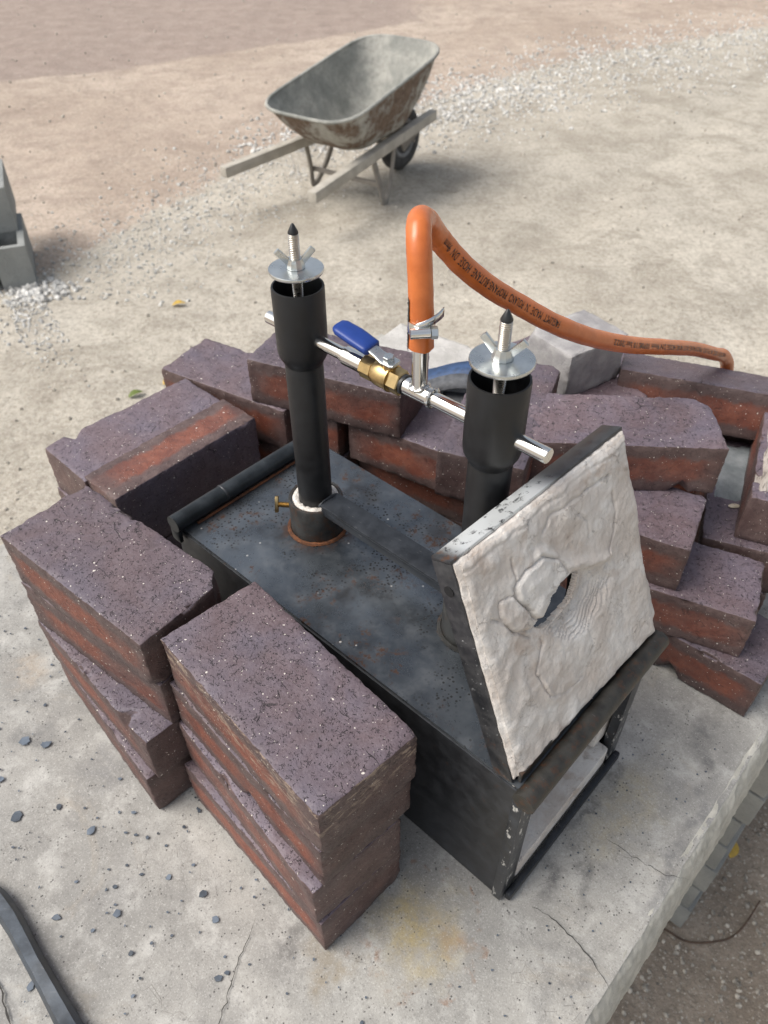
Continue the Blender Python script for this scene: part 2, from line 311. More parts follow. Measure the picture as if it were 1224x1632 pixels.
def mat_ground():
    N = NT('yard_ground'); v = N.tc.outputs['Object']
    at = N.n('Attribute', attribute_name='soil'); sp = N.n('SeparateXYZ'); N.l(at.outputs['Vector'], sp.inputs[0])
    big = N.noise(v, 0.9, 5, 0.6, 0.4); mid = N.noise(v, 6, 6, 0.65, 0.3); fin = N.noise(v, 45, 5, 0.7)
    sand = N.mix(N.ramp(big, 0.3, 0.7), (0.440, 0.400, 0.335), (0.580, 0.535, 0.455)); sand = N.mix(N.ramp(N.noise(v, 2.4, 5, 0.65, 0.8), 0.46, 0.68, 0, 0.75), sand, (0.33, 0.295, 0.24)); sand = N.mix(N.ramp(mid, 0.44, 0.70, 0, 0.6), sand, (0.32, 0.285, 0.235)); sand = N.mix(N.ramp(mid, 0.42, 0.28, 0, 0.5), sand, (0.63, 0.59, 0.51))
    dirt = N.mix(N.ramp(big, 0.3, 0.7), (0.430, 0.340, 0.272), (0.570, 0.470, 0.385)); dirt = N.mix(N.ramp(mid, 0.42, 0.7, 0, 0.65), dirt, (0.325, 0.252, 0.205)); dirt = N.mix(N.ramp(N.noise(v, 2.2, 5, 0.65, 0.6), 0.48, 0.70, 0, 0.6), dirt, (0.35, 0.27, 0.22))
    mud = N.mix(N.ramp(mid, 0.3, 0.7), (0.270, 0.220, 0.172), (0.400, 0.335, 0.270))
    dark = N.mix(N.ramp(mid, 0.3, 0.7), (0.300, 0.232, 0.200), (0.390, 0.310, 0.265))
    jit = N.math('MULTIPLY', N.math('SUBTRACT', mid, 0.5), 0.9)
    col = N.mix(N.ramp(N.math('ADD', sp.outputs[0], jit), 0.3, 0.7), sand, dirt)
    col = N.mix(N.ramp(N.math('ADD', sp.outputs[2], jit), 0.3, 0.7), col, dark)
    col = N.mix(N.ramp(N.math('ADD', sp.outputs[1], N.math('MULTIPLY', jit, 0.5)), 0.3, 0.7), col, mud)
    grit = N.noise(v, 130, 3, 0.75)
    col = N.mix(N.ramp(fin, 0.30, 0.60, 0.55, 0.0), col, (0.20, 0.17, 0.135))
    col = N.mix(N.ramp(grit, 0.56, 0.68, 0, 0.6), col, (0.17, 0.145, 0.115)); col = N.mix(N.ramp(grit, 0.44, 0.32, 0, 0.55), col, (0.70, 0.66, 0.58))
    return N.out(col, 0.92, 0, N.bump(N.math('ADD', N.math('ADD', mid, N.math('MULTIPLY', fin, 0.6)), N.math('MULTIPLY', grit, 0.25)), 0.7, 0.02), 0.2)
def mat_barrow():
    N = NT('cement_caked_barrow_tray'); v = N.tc.outputs['Object']; s = N.n('SeparateXYZ'); N.l(v, s.inputs[0])
    g = N.n('NewGeometry'); big = N.noise(v, 7, 5, 0.65, 0.3); mid = N.noise(v, 40, 5, 0.7)
    cem = N.mix(N.ramp(big, 0.32, 0.68), (0.235, 0.240, 0.220), (0.42, 0.41, 0.37)); cem = N.mix(N.ramp(mid, 0.4, 0.75, 0, 0.5), cem, (0.17, 0.165, 0.15))
    rust = N.mix(N.ramp(mid, 0.3, 0.7), (0.12, 0.085, 0.062), (0.20, 0.145, 0.11))
    at = N.n('Attribute', attribute_name='outer')
    f = N.math('MULTIPLY', at.outputs['Fac'], N.ramp(N.math('ADD', big, N.math('MULTIPLY', N.math('SUBTRACT', mid, 0.5), 0.5)), 0.62, 0.42))
    return N.out(N.mix(f, cem, rust), 0.85, 0, N.bump(N.math('ADD', big, N.math('MULTIPLY', mid, 0.5)), 0.6, 0.006), 0.3)

M = {}
M['brick'] = mat_brick(); M['brick_scuffed'] = mat_brick('scuffed_clay_brick', 0.85); M['brick_hot'] = mat_brick('flashed_clay_brick', 0.0, 1.0)
M['plate'] = mat_steel_plate()
M['side'] = mat_dark_steel('sooty_side_steel', (0.034, 0.036, 0.040), 0.36, 0.66)
M['chip'] = mat_dark_steel('chipped_upright', (0.034, 0.037, 0.042), 0.38, 0.66, 0.25, 0.085)
M['bar'] = mat_dark_steel('rusty_black_bar', (0.034, 0.032, 0.028), 0.45, 0.57)
M['tube'] = mat_dark_steel('dark_tube', (0.020, 0.024, 0.027), 0.38, 0.72)
M['brace'] = mat_dark_steel('blue_grey_flat_bar', (0.020, 0.023, 0.028), 0.46, 0.85)
M['pipe'] = mat_simple('matt_black_pipe', (0.0085, 0.0090, 0.0102), 0.46, 0.0, 0.25, 90, 0.12, 0.5)
M['hole_shade'] = mat_simple('painted_hole_shade', (0.006, 0.006, 0.007), 0.8)  # near-black colour standing in for the shade inside openings
M['chrome'] = mat_simple('polished_steel_tube', (0.74, 0.73, 0.70), 0.13, 1.0, 0.06, 40)
M['zinc'] = mat_simple('zinc_plate', (0.62, 0.64, 0.63), 0.30, 1.0, 0.10, 60, 0.05)
M['thread'] = mat_simple('threaded_steel', (0.60, 0.57, 0.52), 0.28, 1.0, 0.12, 80)
M['tip'] = mat_simple('black_tip', (0.016, 0.017, 0.018), 0.4)
M['brass'] = mat_simple('brass', (0.50, 0.36, 0.17), 0.34, 1.0, 0.18, 90, 0.15)
M['weld'] = mat_simple('weld_bead', (0.55, 0.54, 0.52), 0.25, 1.0, 0.3, 250, 0.5)
M['blue'] = mat_simple('blue_vinyl', (0.008, 0.036, 0.20), 0.36, 0, 0.15, 40)
M['hose'] = mat_hose()
M['ink'] = mat_simple('black_print', (0.02, 0.016, 0.014), 0.6)
M['liner'] = mat_liner()
M['door'] = mat_door_steel()
M['rustring'] = mat_simple('rust_ring', (0.12, 0.045, 0.018), 0.85, 0, 0.5, 160, 0.5)
M['collar'] = mat_dark_steel('collar_steel', (0.040, 0.040, 0.038), 0.5, 0.55)
M['fibre'] = mat_simple('white_fibre', (0.62, 0.58, 0.53), 0.95, 0, 0.25, 220, 0.8, 0.2, 0, 0.002)
M['slab'] = mat_concrete_slab()
M['slabedge'] = mat_concrete('broken_concrete', (0.40, 0.385, 0.335), (0.56, 0.54, 0.48), 4.0)
M['block'] = mat_concrete('grey_block', (0.26, 0.27, 0.26), (0.34, 0.345, 0.33), 0.5)
M['pierblock'] = mat_concrete('pier_block', (0.24, 0.245, 0.235), (0.33, 0.33, 0.31), 1.0)
M['cinder'] = mat_concrete('pale_concrete_brick', (0.27, 0.26, 0.262), (0.42, 0.405, 0.395), 3.0)
M['white_conc'] = mat_concrete('whitish_concrete', (0.42, 0.405, 0.38), (0.60, 0.58, 0.55), 2.0)
M['mortar'] = mat_concrete('grey_mortar_patch', (0.16, 0.18, 0.19), (0.28, 0.30, 0.31), 3.0)
M['lime'] = mat_concrete('streaked_lime', (0.36, 0.31, 0.27), (0.50, 0.45, 0.40), 3.0, True)
M['ground'] = mat_ground()
M['gravel'] = mat_simple('gravel_stone', (0.52, 0.51, 0.485), 0.85, 0, 0.5, 30, 0.3, 0.3)
M['pebble'] = mat_simple('pebble', (0.39, 0.355, 0.305), 0.85, 0, 0.6, 75, 0.3, 0.3)
M['flake'] = mat_simple('forge_scale', (0.085, 0.105, 0.132), 0.42, 0.2, 0.6, 25)
M['crackm'] = mat_simple('crack_shadowed_dirt', (0.045, 0.042, 0.038), 0.95)
M['barrow'] = mat_barrow()
M['wood'] = mat_concrete('weathered_handle', (0.38, 0.35, 0.30), (0.52, 0.485, 0.42), 1.0)
M['leg'] = mat_concrete('dusty_leg_steel', (0.24, 0.22, 0.195), (0.34, 0.31, 0.27), 1.0)
M['tyre'] = mat_simple('dusty_tyre', (0.060, 0.058, 0.056), 0.8, 0, 0.4, 20, 0.3)
M['rim'] = mat_simple('dusty_rim', (0.22, 0.22, 0.22), 0.6, 0.3, 0.3, 20)
M['strapblue'] = mat_simple('blue_strap', (0.035, 0.070, 0.155), 0.6, 0, 0.3, 150, 0.3)
M['strapgrey'] = mat_simple('grey_strap', (0.10, 0.105, 0.115), 0.7, 0, 0.3, 150, 0.3)
M['leafy'] = mat_simple('yellow_leaf', (0.55, 0.36, 0.06), 0.6)
M['leafg'] = mat_simple('green_leaf', (0.12, 0.16, 0.03), 0.6)
M['twig'] = mat_simple('dry_twig', (0.10, 0.065, 0.045), 0.85, 0, 0.4, 60, 0.3)
M['shell'] = mat_simple('pale_shell', (0.62, 0.54, 0.42), 0.5)
M['forged'] = mat_dark_steel('forged_black_bar', (0.045, 0.055, 0.068), 0.38, 0.72)

# forge frame: origin at the front left bottom corner of the forge, x towards its back, y towards the left stacks
FA = R(137.21); FO = Vector((0.1031, 0.2842, Z0))
MF = Matrix.Translation(FO) @ Matrix.Rotation(FA, 4, 'Z')
def fw(x, y, z): return MF @ Vector((x, y, z))
rng = random.Random(7)

# ================================================================== the yard
BORDER = [(-4.5, 0.3), (-2.6, 2.3), (-1.69, 3.16), (-1.55, 3.24), (-1.30, 3.83), (-0.99, 4.42), (-0.80, 4.89), (-0.2, 5.55), (0.42, 6.13), (0.94, 6.72), (2.11, 7.52), (3.67, 8.47), (7.5, 10.6)]
BP = [Vector((a, b, 0)) for a, b in BORDER]
def border_d(x, y):                       # signed distance, + on the brown side
    best = 1e9; sg = 1; p = Vector((x, y, 0))
    for a, b in zip(BP, BP[1:]):
        ab = b - a; t = max(0, min(1, (p - a).dot(ab) / ab.length_squared)); q = a + ab * t; dd = (p - q).length
        if dd < best: best = dd; sg = 1 if ab.x * (p.y - a.y) - ab.y * (p.x - a.x) > 0 else -1
    return best * sg
def sstep(x, a, b):
    t = max(0.0, min(1.0, (x - a) / (b - a))); return t * t * (3 - 2 * t)
def ground_h(x, y):
    h = 0.030 * noise.noise((x * 0.7, y * 0.7, 1.3)) + 0.012 * noise.noise((x * 2.6, y * 2.6, 4.0)) + 0.006 * noise.noise((x * 8, y * 8, 2))
    for c, dx in ((0.2, 0.5), (1.35, 0.5)):           # old tyre ruts crossing the sand
        u = (x * 0.80 - (y - 3.0) * 0.60) - c; h -= 0.022 * math.exp(-(u / 0.16) ** 2) * sstep(y, 1.6, 2.6)
    return h * sstep(math.hypot(x, y - 0.5), 1.0, 2.2)
def build_ground():
    xs = list(np.arange(-6.5, 6.51, 0.07)); ys = list(np.arange(-2.5, 11.5, 0.07)); nx, ny = len(xs), len(ys)
    vs = []; soil = []
    for y in ys:
        for x in xs:
            vs.append((x, y, ground_h(x, y))); d = border_d(x, y)
            mud = 1 - sstep(math.hypot(x - 0.62, y - 0.42), 0.30, 0.75)
            fur = (y - (7.05 + 0.62 * (x + 2.3))) ; dark = sstep(fur, -0.12, 0.25) * sstep(-x, -1.4, 0.6)
            soil.append((sstep(d, -0.15, 0.25), mud, dark * sstep(d, 0.2, 0.6)))
    fs = [(j * nx + i, j * nx + i + 1, (j + 1) * nx + i + 1, (j + 1) * nx + i) for j in range(ny - 1) for i in range(nx - 1)]
    # skirt out to the horizon
    n = len(vs); x0, x1, y0, y1 = xs[0], xs[-1], ys[0], ys[-1]; B = 150
    outer = [(x0 - B, y0 - B), (x1 + B, y0 - B), (x1 + B, y1 + B), (x0 - B, y1 + B)]
    vs += [(a, b, 0.0) for a, b in outer]; soil += [(1, 0, 0)] * 4
    cor = [0, nx - 1, ny * nx - 1, (ny - 1) * nx]
    bot = list(range(0, nx)); rig = [j * nx + nx - 1 for j in range(ny)]; top = [(ny - 1) * nx + i for i in reversed(range(nx))]; lef = [j * nx for j in reversed(range(ny))]
    for k, side in enumerate((bot, rig, top, lef)):
        a, b = n + k, n + (k + 1) % 4; m = len(side) // 2
        for i in range(len(side) - 1):
            fs.append((side[i + 1], side[i], a if i < m else b))
        fs.append((side[m], a, b))
    me = bpy.data.meshes.new('ground'); me.from_pydata(vs, [], fs); me.update()
    at = me.attributes.new('soil', 'FLOAT_VECTOR', 'POINT'); at.data.foreach_set('vector', np.array(soil, dtype=np.float32).ravel())
    return tag(link('ground', me, M['ground'], smooth=3.2), kind='structure')
build_ground()

ICO = None
def ico():
    global ICO
    if ICO is None:
        bm = bmesh.new(); bmesh.ops.create_icosphere(bm, subdivisions=1, radius=1); bm.verts.index_update()
        ICO = ([v.co.copy() for v in bm.verts], [[v.index for v in f.verts] for f in bm.faces]); bm.free()
    return ICO
def stones(name, spots, mat, label, cat):
    vs0, fs0 = ico(); mb = MB()
    for (x, y, z, r) in spots:
        q = Matrix.Rotation(rng.uniform(0, 6.3), 3, 'Z') @ Matrix.Rotation(rng.uniform(0, 6.3), 3, 'X'); sx, sy, sz = (r * rng.uniform(0.7, 1.3) for _ in range(3))
        mb.add([Vector((x, y, z)) + (q @ Vector((v.x * sx, v.y * sy, v.z * sz))) * rng.uniform(0.82, 1.12) for v in vs0], fs0)
    return tag(mb.build(name, mat, smooth=0.0), label, cat, kind='stuff')
spots = []
for i in range(15000):                     # the gravelly margin between sand and soil
    k = rng.randrange(1, len(BP) - 1); a, b = BP[k], BP[k + 1]; p = a.lerp(b, rng.random()); nrm = Vector((-(b - a).y, (b - a).x, 0)).normalized()
    o = rng.gauss(-0.12, 0.26) * (1.0 + 0.25 * max(0, p.y - 5)); p = p + nrm * o
    r = rng.choice((0.005, 0.006, 0.008, 0.010, 0.014)) * (1.0 if p.y > 5.0 else 0.62) * rng.uniform(0.6, 1.2)
    if p.y < 5.0 and rng.random() < 0.45: continue
    spots.append((p.x, p.y, ground_h(p.x, p.y) + r * 0.2, r))
for i in range(150):
    p = Vector((-1.50 + rng.gauss(0, 0.07), 3.17 + rng.gauss(0, 0.05), 0)); r = rng.uniform(0.007, 0.018); spots.append((p.x, p.y, ground_h(p.x, p.y) + r * 0.3, r))
stones('gravel', spots, M['gravel'], 'pale loose gravel along the edge of the sandy track', 'gravel')
spots = []
for i in range(2600):                     # scattered over the yard
    y = 1.2 + 9.5 * rng.random() ** 1.5; x = rng.uniform(-0.50, 0.50) * (y + 1.2); r = rng.choice((0.002, 0.0025, 0.003, 0.004, 0.007)) * (0.8 + 0.12 * y)
    spots.append((x, y, ground_h(x, y) + r * 0.2, r))
for i in range(9000):                     # the dirt beside the slab
    x = rng.uniform(0.20, 1.15); y = rng.uniform(-0.1, 1.2); r = rng.choice((0.0012, 0.0015, 0.0018, 0.0024, 0.0045)) * rng.uniform(0.7, 1.3)
    spots.append((x, y, ground_h(x, y) + r * 0.2, r))
stones('pebbles', spots, M['pebble'], 'small pale pebbles strewn over the bare yard soil', 'pebbles')

# ================================================================== the slab on its pier
def build_slab():
    S0, S1, T0, T1 = -0.122, 0.775, -0.68, 0.95         # x range, y range in the forge frame
    root = empty('concrete_table', fw((S0 + S1) / 2, (T0 + T1) / 2, -0.09), FA)
    tag(root, 'worn concrete work slab with a chipped edge, carrying the brick stacks and forge', 'concrete slab')
    off = Vector(((S0 + S1) / 2, (T0 + T1) / 2, -0.09))
    nx, ny = 120, 200; vs = []
    def top(i, j):
        x = S0 + (S1 - S0) * i / nx; y = T0 + (T1 - T0) * j / ny
        return x, y
    for j in range(ny + 1):
        for i in range(nx + 1):
            x, y = top(i, j); z = 0.0012 * noise.noise((x * 12, y * 12, 0)) + 0.0006 * noise.noise((x * 60, y * 60, 3)) - 0.0012
            if i == 0:
                e = 0.0025 * noise.noise((3.1, y * 11, 1)) + 0.0014 * noise.noise((1.1, y * 60, 1)); x += e + 0.006; z -= 0.001
            elif i == 1: x = S0 + 0.010 + 0.002 * noise.noise((3.1, y * 30, 1)); z -= 0.0002
            vs.append((x, y, z))
    fs = [(j * (nx + 1) + i, j * (nx + 1) + i + 1, (j + 1) * (nx + 1) + i + 1, (j + 1) * (nx + 1) + i) for j in range(ny) for i in range(nx)]
    mb = MB(); mb.add([Vector(v) for v in vs], fs); t = mb.build('slab_top', M['slab'], None, 3.2)
    t.parent = root; t.location = -off
    # broken arris and side faces
    mb = MB(); prof = 14; vs = []; NY = 800
    for j in range(NY + 1):
        y = T0 + (T1 - T0) * j / NY
        e = 0.0025 * noise.noise((3.1, y * 11, 1)) + 0.0014 * noise.noise((1.1, y * 60, 1))
        for k in range(prof + 1):
            u = k / prof; x = S0 + e + 0.012 - 0.020 * math.sin(u * 1.5) ** 0.8; z = -0.0015 - 0.088 * u ** 1.9
            r = 0.0022 if k else 0.0
            x += 0.8 * r * noise.noise((y * 45, u * 9, 5)) + 0.8 * r * noise.noise((y * 150, u * 26, 7)) + 0.5 * r * noise.noise((y * 330, u * 55, 8)); z += r * 0.7 * noise.noise((y * 80, u * 8, 9))
            vs.append((x, y, z))
    fs = [(j * (prof + 1) + k, (j + 1) * (prof + 1) + k, (j + 1) * (prof + 1) + k + 1, j * (prof + 1) + k + 1) for j in range(NY) for k in range(prof)]
    mb.add(vs, fs); o = mb.build('chipped_edge', M['slabedge'], root, 3.2, -off)
    mb = MB().box(S0 + 0.012, S1 - 0.001, T0 + 0.001, T1 - 0.001, -0.088, -0.006); mb.build('slab_core', M['slabedge'], root, 0.5, -off)
    # cracks: thin dark lines following jagged paths
    def crack(pts, wd, seed):
        r2 = random.Random(seed); P = []
        for a, b in zip(pts, pts[1:]):
            n = max(2, int((Vector(b) - Vector(a)).length / 0.004))
            for k in range(n):
                P.append(Vector(a).lerp(Vector(b), k / n) + Vector((r2.gauss(0, 0.0007), r2.gauss(0, 0.0007))))
        P.append(Vector(pts[-1])); mb = MB(); vs = []; L_ = len(P)
        for i, p in enumerate(P):
            t = (P[min(i + 1, L_ - 1)] - P[max(i - 1, 0)]).normalized(); n = Vector((-t.y, t.x)); ww = wd * r2.uniform(0.5, 1.5) * min(1, 0.2 + 4 * min(i, L_ - 1 - i) / L_)
            vs += [(p.x + n.x * ww, p.y + n.y * ww, 0.0009), (p.x - n.x * ww, p.y - n.y * ww, 0.0009)]
        mb.add(vs, [(2 * i, 2 * i + 1, 2 * i + 3, 2 * i + 2) for i in range(L_ - 1)]); mb.build('crack', M['crackm'], root, 0, -off)
    crack([CRK(x, y) for x, y in ((0.135, 0.272), (0.150, 0.262), (0.163, 0.250), (0.180, 0.228), (0.190, 0.205))], 0.0004, 1)
    crack([CRK(x, y) for x, y in ((-0.118, 0.262), (-0.128, 0.235), (-0.134, 0.21), (-0.142, 0.17), (-0.15, 0.13))], 0.00035, 2)
    crack([CRK(x, y) for x, y in ((-0.372, 0.25), (-0.350, 0.228), (-0.335, 0.213), (-0.318, 0.190), (-0.30, 0.16))], 0.0007, 3)
    crack([CRK(x, y) for x, y in ((0.215, 0.335), (0.24, 0.315), (0.262, 0.30), (0.285, 0.295))], 0.00025, 4)
    return root
def CRK(x, y):
    p = MF.inverted() @ Vector((x, y, Z0)); return (p.x, p.y)
build_slab()
# pier of concrete bricks under the slab
pier = tag(empty('support_pier', fw(-0.05, -0.70, -Z0), FA), 'rough pier of grey concrete bricks holding up the slab', 'pier')
zc = 0.0; k = 0
while zc < 0.74:
    for q in range(2):
        mb = MB(); dx = rng.uniform(-0.007, 0.007)
        mb.box(-0.108 + dx, 0.085 + dx, -0.10 + q * 0.205 - 0.1, 0.10 + q * 0.205 - 0.105, zc + 0.004, zc + 0.0835, 0.004); mb.build('concrete_block', M['pierblock'], pier)
    zc += 0.0845; k += 1
MB().box(-0.092, 0.07, -0.19, 0.19, 0, 0.757, 0.0).build('mortar_core', M['crackm'], pier)

# ================================================================== bricks
BL, BW, BT = 0.204, 0.094, 0.062
def brick_mesh(seed, L=BL, W=BW, T=BT, chips=3, corner=None):
    r2 = random.Random(seed); nx, ny, nz = int(L / 0.0030), int(W / 0.0030), int(T / 0.0030)
    idx = {}; vs = []; fs = []
    def wp(i, n, D):                       # two tight rings of faces along every edge
        if i == 1: return -D / 2 + 0.0011
        if i == n - 1: return D / 2 - 0.0011
        return -D / 2 + D * i / n
    def vid(i, j, k):
        if (i, j, k) not in idx: idx[(i, j, k)] = len(vs); vs.append(Vector((wp(i, nx, L), wp(j, ny, W), wp(k, nz, T))))
        return idx[(i, j, k)]
    for i in range(nx):
        for j in range(ny):
            fs.append((vid(i, j, nz), vid(i + 1, j, nz), vid(i + 1, j + 1, nz), vid(i, j + 1, nz))); fs.append((vid(i, j, 0), vid(i, j + 1, 0), vid(i + 1, j + 1, 0), vid(i + 1, j, 0)))
        for k in range(nz):
            fs.append((vid(i, 0, k), vid(i + 1, 0, k), vid(i + 1, 0, k + 1), vid(i, 0, k + 1))); fs.append((vid(i, ny, k), vid(i, ny, k + 1), vid(i + 1, ny, k + 1), vid(i + 1, ny, k)))
    for j in range(ny):
        for k in range(nz):
            fs.append((vid(0, j, k), vid(0, j, k + 1), vid(0, j + 1, k + 1), vid(0, j + 1, k))); fs.append((vid(nx, j, k), vid(nx, j + 1, k), vid(nx, j + 1, k + 1), vid(nx, j, k + 1)))
    H = Vector((L / 2, W / 2, T / 2)); rr = 0.0016; off = Vector((seed * 3.7, seed * 1.3, seed * 2.1))
    cc = []
    for c in range(chips):                               # planes that knock off corners and edge bits
        sx, sy, sz = r2.choice((-1, 1)), r2.choice((-1, 1)), r2.choice((-1, 1)); n = Vector((sx * r2.uniform(0.15, 1), sy * r2.uniform(0.5, 1), sz * r2.uniform(0.4, 1.0))).normalized()
        p = Vector((sx * L / 2 * r2.choice((1, 1, r2.random())), sy * W / 2, sz * T / 2)); cc.append((p, n, r2.uniform(0.002, 0.0055)))
    out = []
    for p in vs:
        q = Vector([max(-h + rr, min(h - rr, c)) for c, h in zip(p, H)]); d = p - q
        n = d.normalized() if d.length > 1e-6 else Vector((0, 0, 0)); v = q + n * rr
        near = sum(1 for c, h in zip(p, H) if abs(c) > h - 0.0045)
        w = p + off
        er = 0.0007 * noise.noise(w * 55) + 0.0004 * noise.noise(w * 160)
        if near >= 2: er -= 0.0011 * max(0, noise.noise(w * 150) + 0.25) + 0.0012 * max(0, noise.noise(w * 320)) + 0.0034 * max(0, noise.noise(w * 34 + Vector((9, 0, 0))) - 0.22)
        v = v + n * er
        for (cp, cn, dep) in cc:
            if (v - cp).length < 0.02:
                s = (v - cp).dot(cn) + dep + 0.0015 * noise.noise(w * 120)
                if s > 0: v = v - cn * s
        if corner:                                        # one upright corner worn round
            cx, cy, dep = corner; s = (Vector((v.x - cx * L / 2, v.y - cy * W / 2, 0))).dot(Vector((cx * 0.75, cy * 0.66, 0))) + dep * (1 + 0.25 * noise.noise(w * 60))
            if s > 0: v = v - Vector((cx * 0.75, cy * 0.66, 0)) * (s * (0.55 + 0.45 * min(1, s / 0.006)))
        out.append(v)
    # a faint lengthwise belly so no two faces are dead flat
    me = bpy.data.meshes.new('brick'); me.from_pydata(out, [], fs); me.update(); me.materials.append(M['brick'])
    me.polygons.foreach_set('use_smooth', [True] * len(me.polygons)); return me
BM = [brick_mesh(i + 1) for i in range(7)]
def variant(me, mat):
    m2 = me.copy(); m2.materials.clear(); m2.materials.append(M[mat]); return m2
HOT = [variant(BM[k], 'brick_hot') for k in (6, 4, 3)]
SC = BM[0].copy(); SC.materials.clear(); SC.materials.append(M['brick_scuffed'])
GRP = 'loose red bricks on the slab'
def brick(cx, cy, zt, th, label, mesh=0, edge=False, tilt=(0, 0), name='brick', group=GRP, flip=False):
    me = BM[mesh % len(BM)] if isinstance(mesh, int) else mesh
    o = bpy.data.objects.new(name, me); C.objects.link(o)
    h = BW if edge else BT
    rx = R(90) if edge else (math.pi if flip else 0)
    o.rotation_mode = 'XYZ'
    mt = Matrix.Rotation(R(th), 4, 'Z') @ Matrix.Rotation(R(tilt[0]), 4, 'X') @ Matrix.Rotation(R(tilt[1]), 4, 'Y') @ Matrix.Rotation(rx, 4, 'X')
    o.rotation_euler = mt.to_euler(); o.location = (cx, cy, Z0 + zt - h / 2)
    return tag(o, label, 'brick', group)
def cb(corner, th, s, L=BL, W=BW):        # centre from a corner, the long direction and the side the width lies on
    a = Vector((math.cos(R(th)), math.sin(R(th)))); b = Vector((-a.y, a.x)) * s; p = Vector(corner) + a * L / 2 + b * W / 2; return p.x, p.y
# front stack beside the forge (bottom to top)
fx, fy = -0.0792, 0.3449
brick(fx - 0.0115, fy - 0.0035, 0.062, 134.0, 'bottom brick of the four-high stack right beside the forge, orange-flashed long side', 1)
brick(fx - 0.0095, fy - 0.0010, 0.124, 131.0, 'second brick up of the four-high stack right beside the forge', 2)
brick(fx - 0.0040, fy + 0.0030, 0.186, 133.2, 'third brick up of the four-high stack right beside the forge, below the mottled purple one', 3)
brick(fx, fy, 0.248, 132.2, 'purple mottled brick topping the four-high stack right beside the forge', SC)
# left stack
brick(-0.2600, 0.4725, 0.062, 131.5, 'bottom brick of the twisted four-high stack behind the front stack', 4)
brick(-0.2550, 0.4720, 0.124, 135.0, 'second brick up of the twisted four-high stack, orange stripe on its long side', 5)
brick(-0.2470, 0.4840, 0.186, 143.0, 'third brick up of the twisted four-high stack behind the front stack', 6)
brick(-0.247, 0.482, 0.248, 141.3, 'big purple brick with a chipped corner topping the twisted four-high stack', brick_mesh(31, corner=(-1, -1, 0.012)))
# rear left: flat bricks and one on edge along the back of the forge
G_ = 'loose red bricks behind the forge'
for zt, dx, nm in ((0.062, 0.004, 'bottom'), (0.124, -0.003, 'middle')): brick(-0.298 + dx, 0.762, zt, 46.5 + dx * 300, nm + ' brick of the flat pile behind the orange-striped on-edge brick', 2, group=G_)
brick(-0.299, 0.764, 0.186, 46.0, 'flat brick lying against the on-edge brick with the orange top stripe', 5, group=G_)
brick(-0.249, 0.720, 0.094, 48.5, 'lower brick standing on edge behind the forge tube, under the orange-striped one', 1, True, group=G_)
brick(-0.249, 0.722, 0.188, 48.5, 'brick standing on edge with a bright orange stripe along its top, behind the forge tube', HOT[0], True, group=G_)
for zt, dx, nm in ((0.062, 0.006, 'bottom'), (0.124, 0.0, 'middle')): brick(-0.186 + dx, 0.884 - dx, zt, -30 + dx * 400, nm + ' brick of the back corner pile, under the slanting flat brick', 3, group=G_)
brick(-0.1886, 0.8823, 0.186, -30.4, 'slanting flat brick at the back corner, touching the on-edge brick pile', 4, group=G_)
BAT = brick_mesh(15, 0.068, BW, BT, 4)
for i, zt in enumerate((0.062, 0.124, 0.186)): brick(-0.064 + 0.004 * (i % 2), 0.828, zt, -29, ('bottom', 'middle', 'top')[i] + ' half brick wedged under the long brick behind the left burner', BAT, group=G_)
brick(-0.055, 0.817, 0.248, -23.5, 'long brick lying across the back pile behind the tall left burner pipe', 0, group=G_)
# behind the manifold
brick(0.082, 0.788, 0.062, -36, 'dark bottom brick in the shadow of the pile behind the valve', 1, group=G_)
brick(0.078, 0.784, 0.124, -30, 'dark red second-course brick in the shadow of the pile behind the valve', 2, group=G_)
brick(0.067, 0.763, 0.186, -31.6, 'brick under the chrome gas pipe, chalk-spotted front face', 5, group=G_)
bx, by = cb((0.0715, 0.614), 72, -1)
brick(0.134, 0.712, 0.248, 70, 'brick laid end-on behind the right burner, small orange patch on its end', 6, group=G_)
# right-hand pile
G2_ = 'loose red bricks piled right of the forge'
brick(0.350, 0.571, 0.062, 139.0, 'bottom brick of the pile right of the forge, dark red face low over bare slab', HOT[2], group=G2_)
brick(0.311, 0.589, 0.124, 154.5, 'second-course brick right of the white door, broad plum top and orange front face', HOT[1], group=G2_)
brick(0.242, 0.633, 0.186, 152.5, 'third-course brick right of the white door, a grey chip on its corner', 2, group=G2_)
bx, by = cb((0.3570, 0.6280), 176, -1)
brick(bx + 0.004, by + 0.004, 0.248, 176, 'top brick right of the white door, rounded corner, speckled orange front face', variant(brick_mesh(32, corner=(-1, -1, 0.014)), 'brick_hot'), group=G2_)
ox, oy = cb((0.3645, 0.6275), 69, -1)
brick(ox, oy, 0.062, 67, 'bottom brick under the mortar-patched brick at the right of the pile', 3, group=G2_)
ob = brick(ox, oy, 0.124, 69, 'brick with a blue-grey mortar patch and shell bits on top', 2, group=G2_)
brick(0.486, 0.700, 0.186, 64.9, 'brick with pale streaked lime over its top, orange below', 5, group=G2_)
brick(0.414, 0.852, 0.196, -20.0, 'brick tilted back under the end of the orange hose, red front face', HOT[0], tilt=(-16, 0), group=G2_)
for zt, nm in ((0.062, 'bottom'), (0.124, 'second')): brick(0.425, 0.885, zt, -20, nm + ' brick stacked below the tilted brick under the hose end', 5, group=G2_)
brick(0.352, 1.010, 0.124, -52.8, 'brown brick poking out behind the pale concrete brick', 4, group=G2_)
brick(0.355, 1.008, 0.062, -50, 'brown bottom brick under the one behind the pale concrete brick', 6, group=G2_)
brick(0.246, 0.878, 0.186, 124, 'brick beneath the pale concrete brick', 1, group=G2_)
brick(0.246, 0.878, 0.124, 120, 'second-course brick beneath the pale concrete brick', 3, group=G2_)
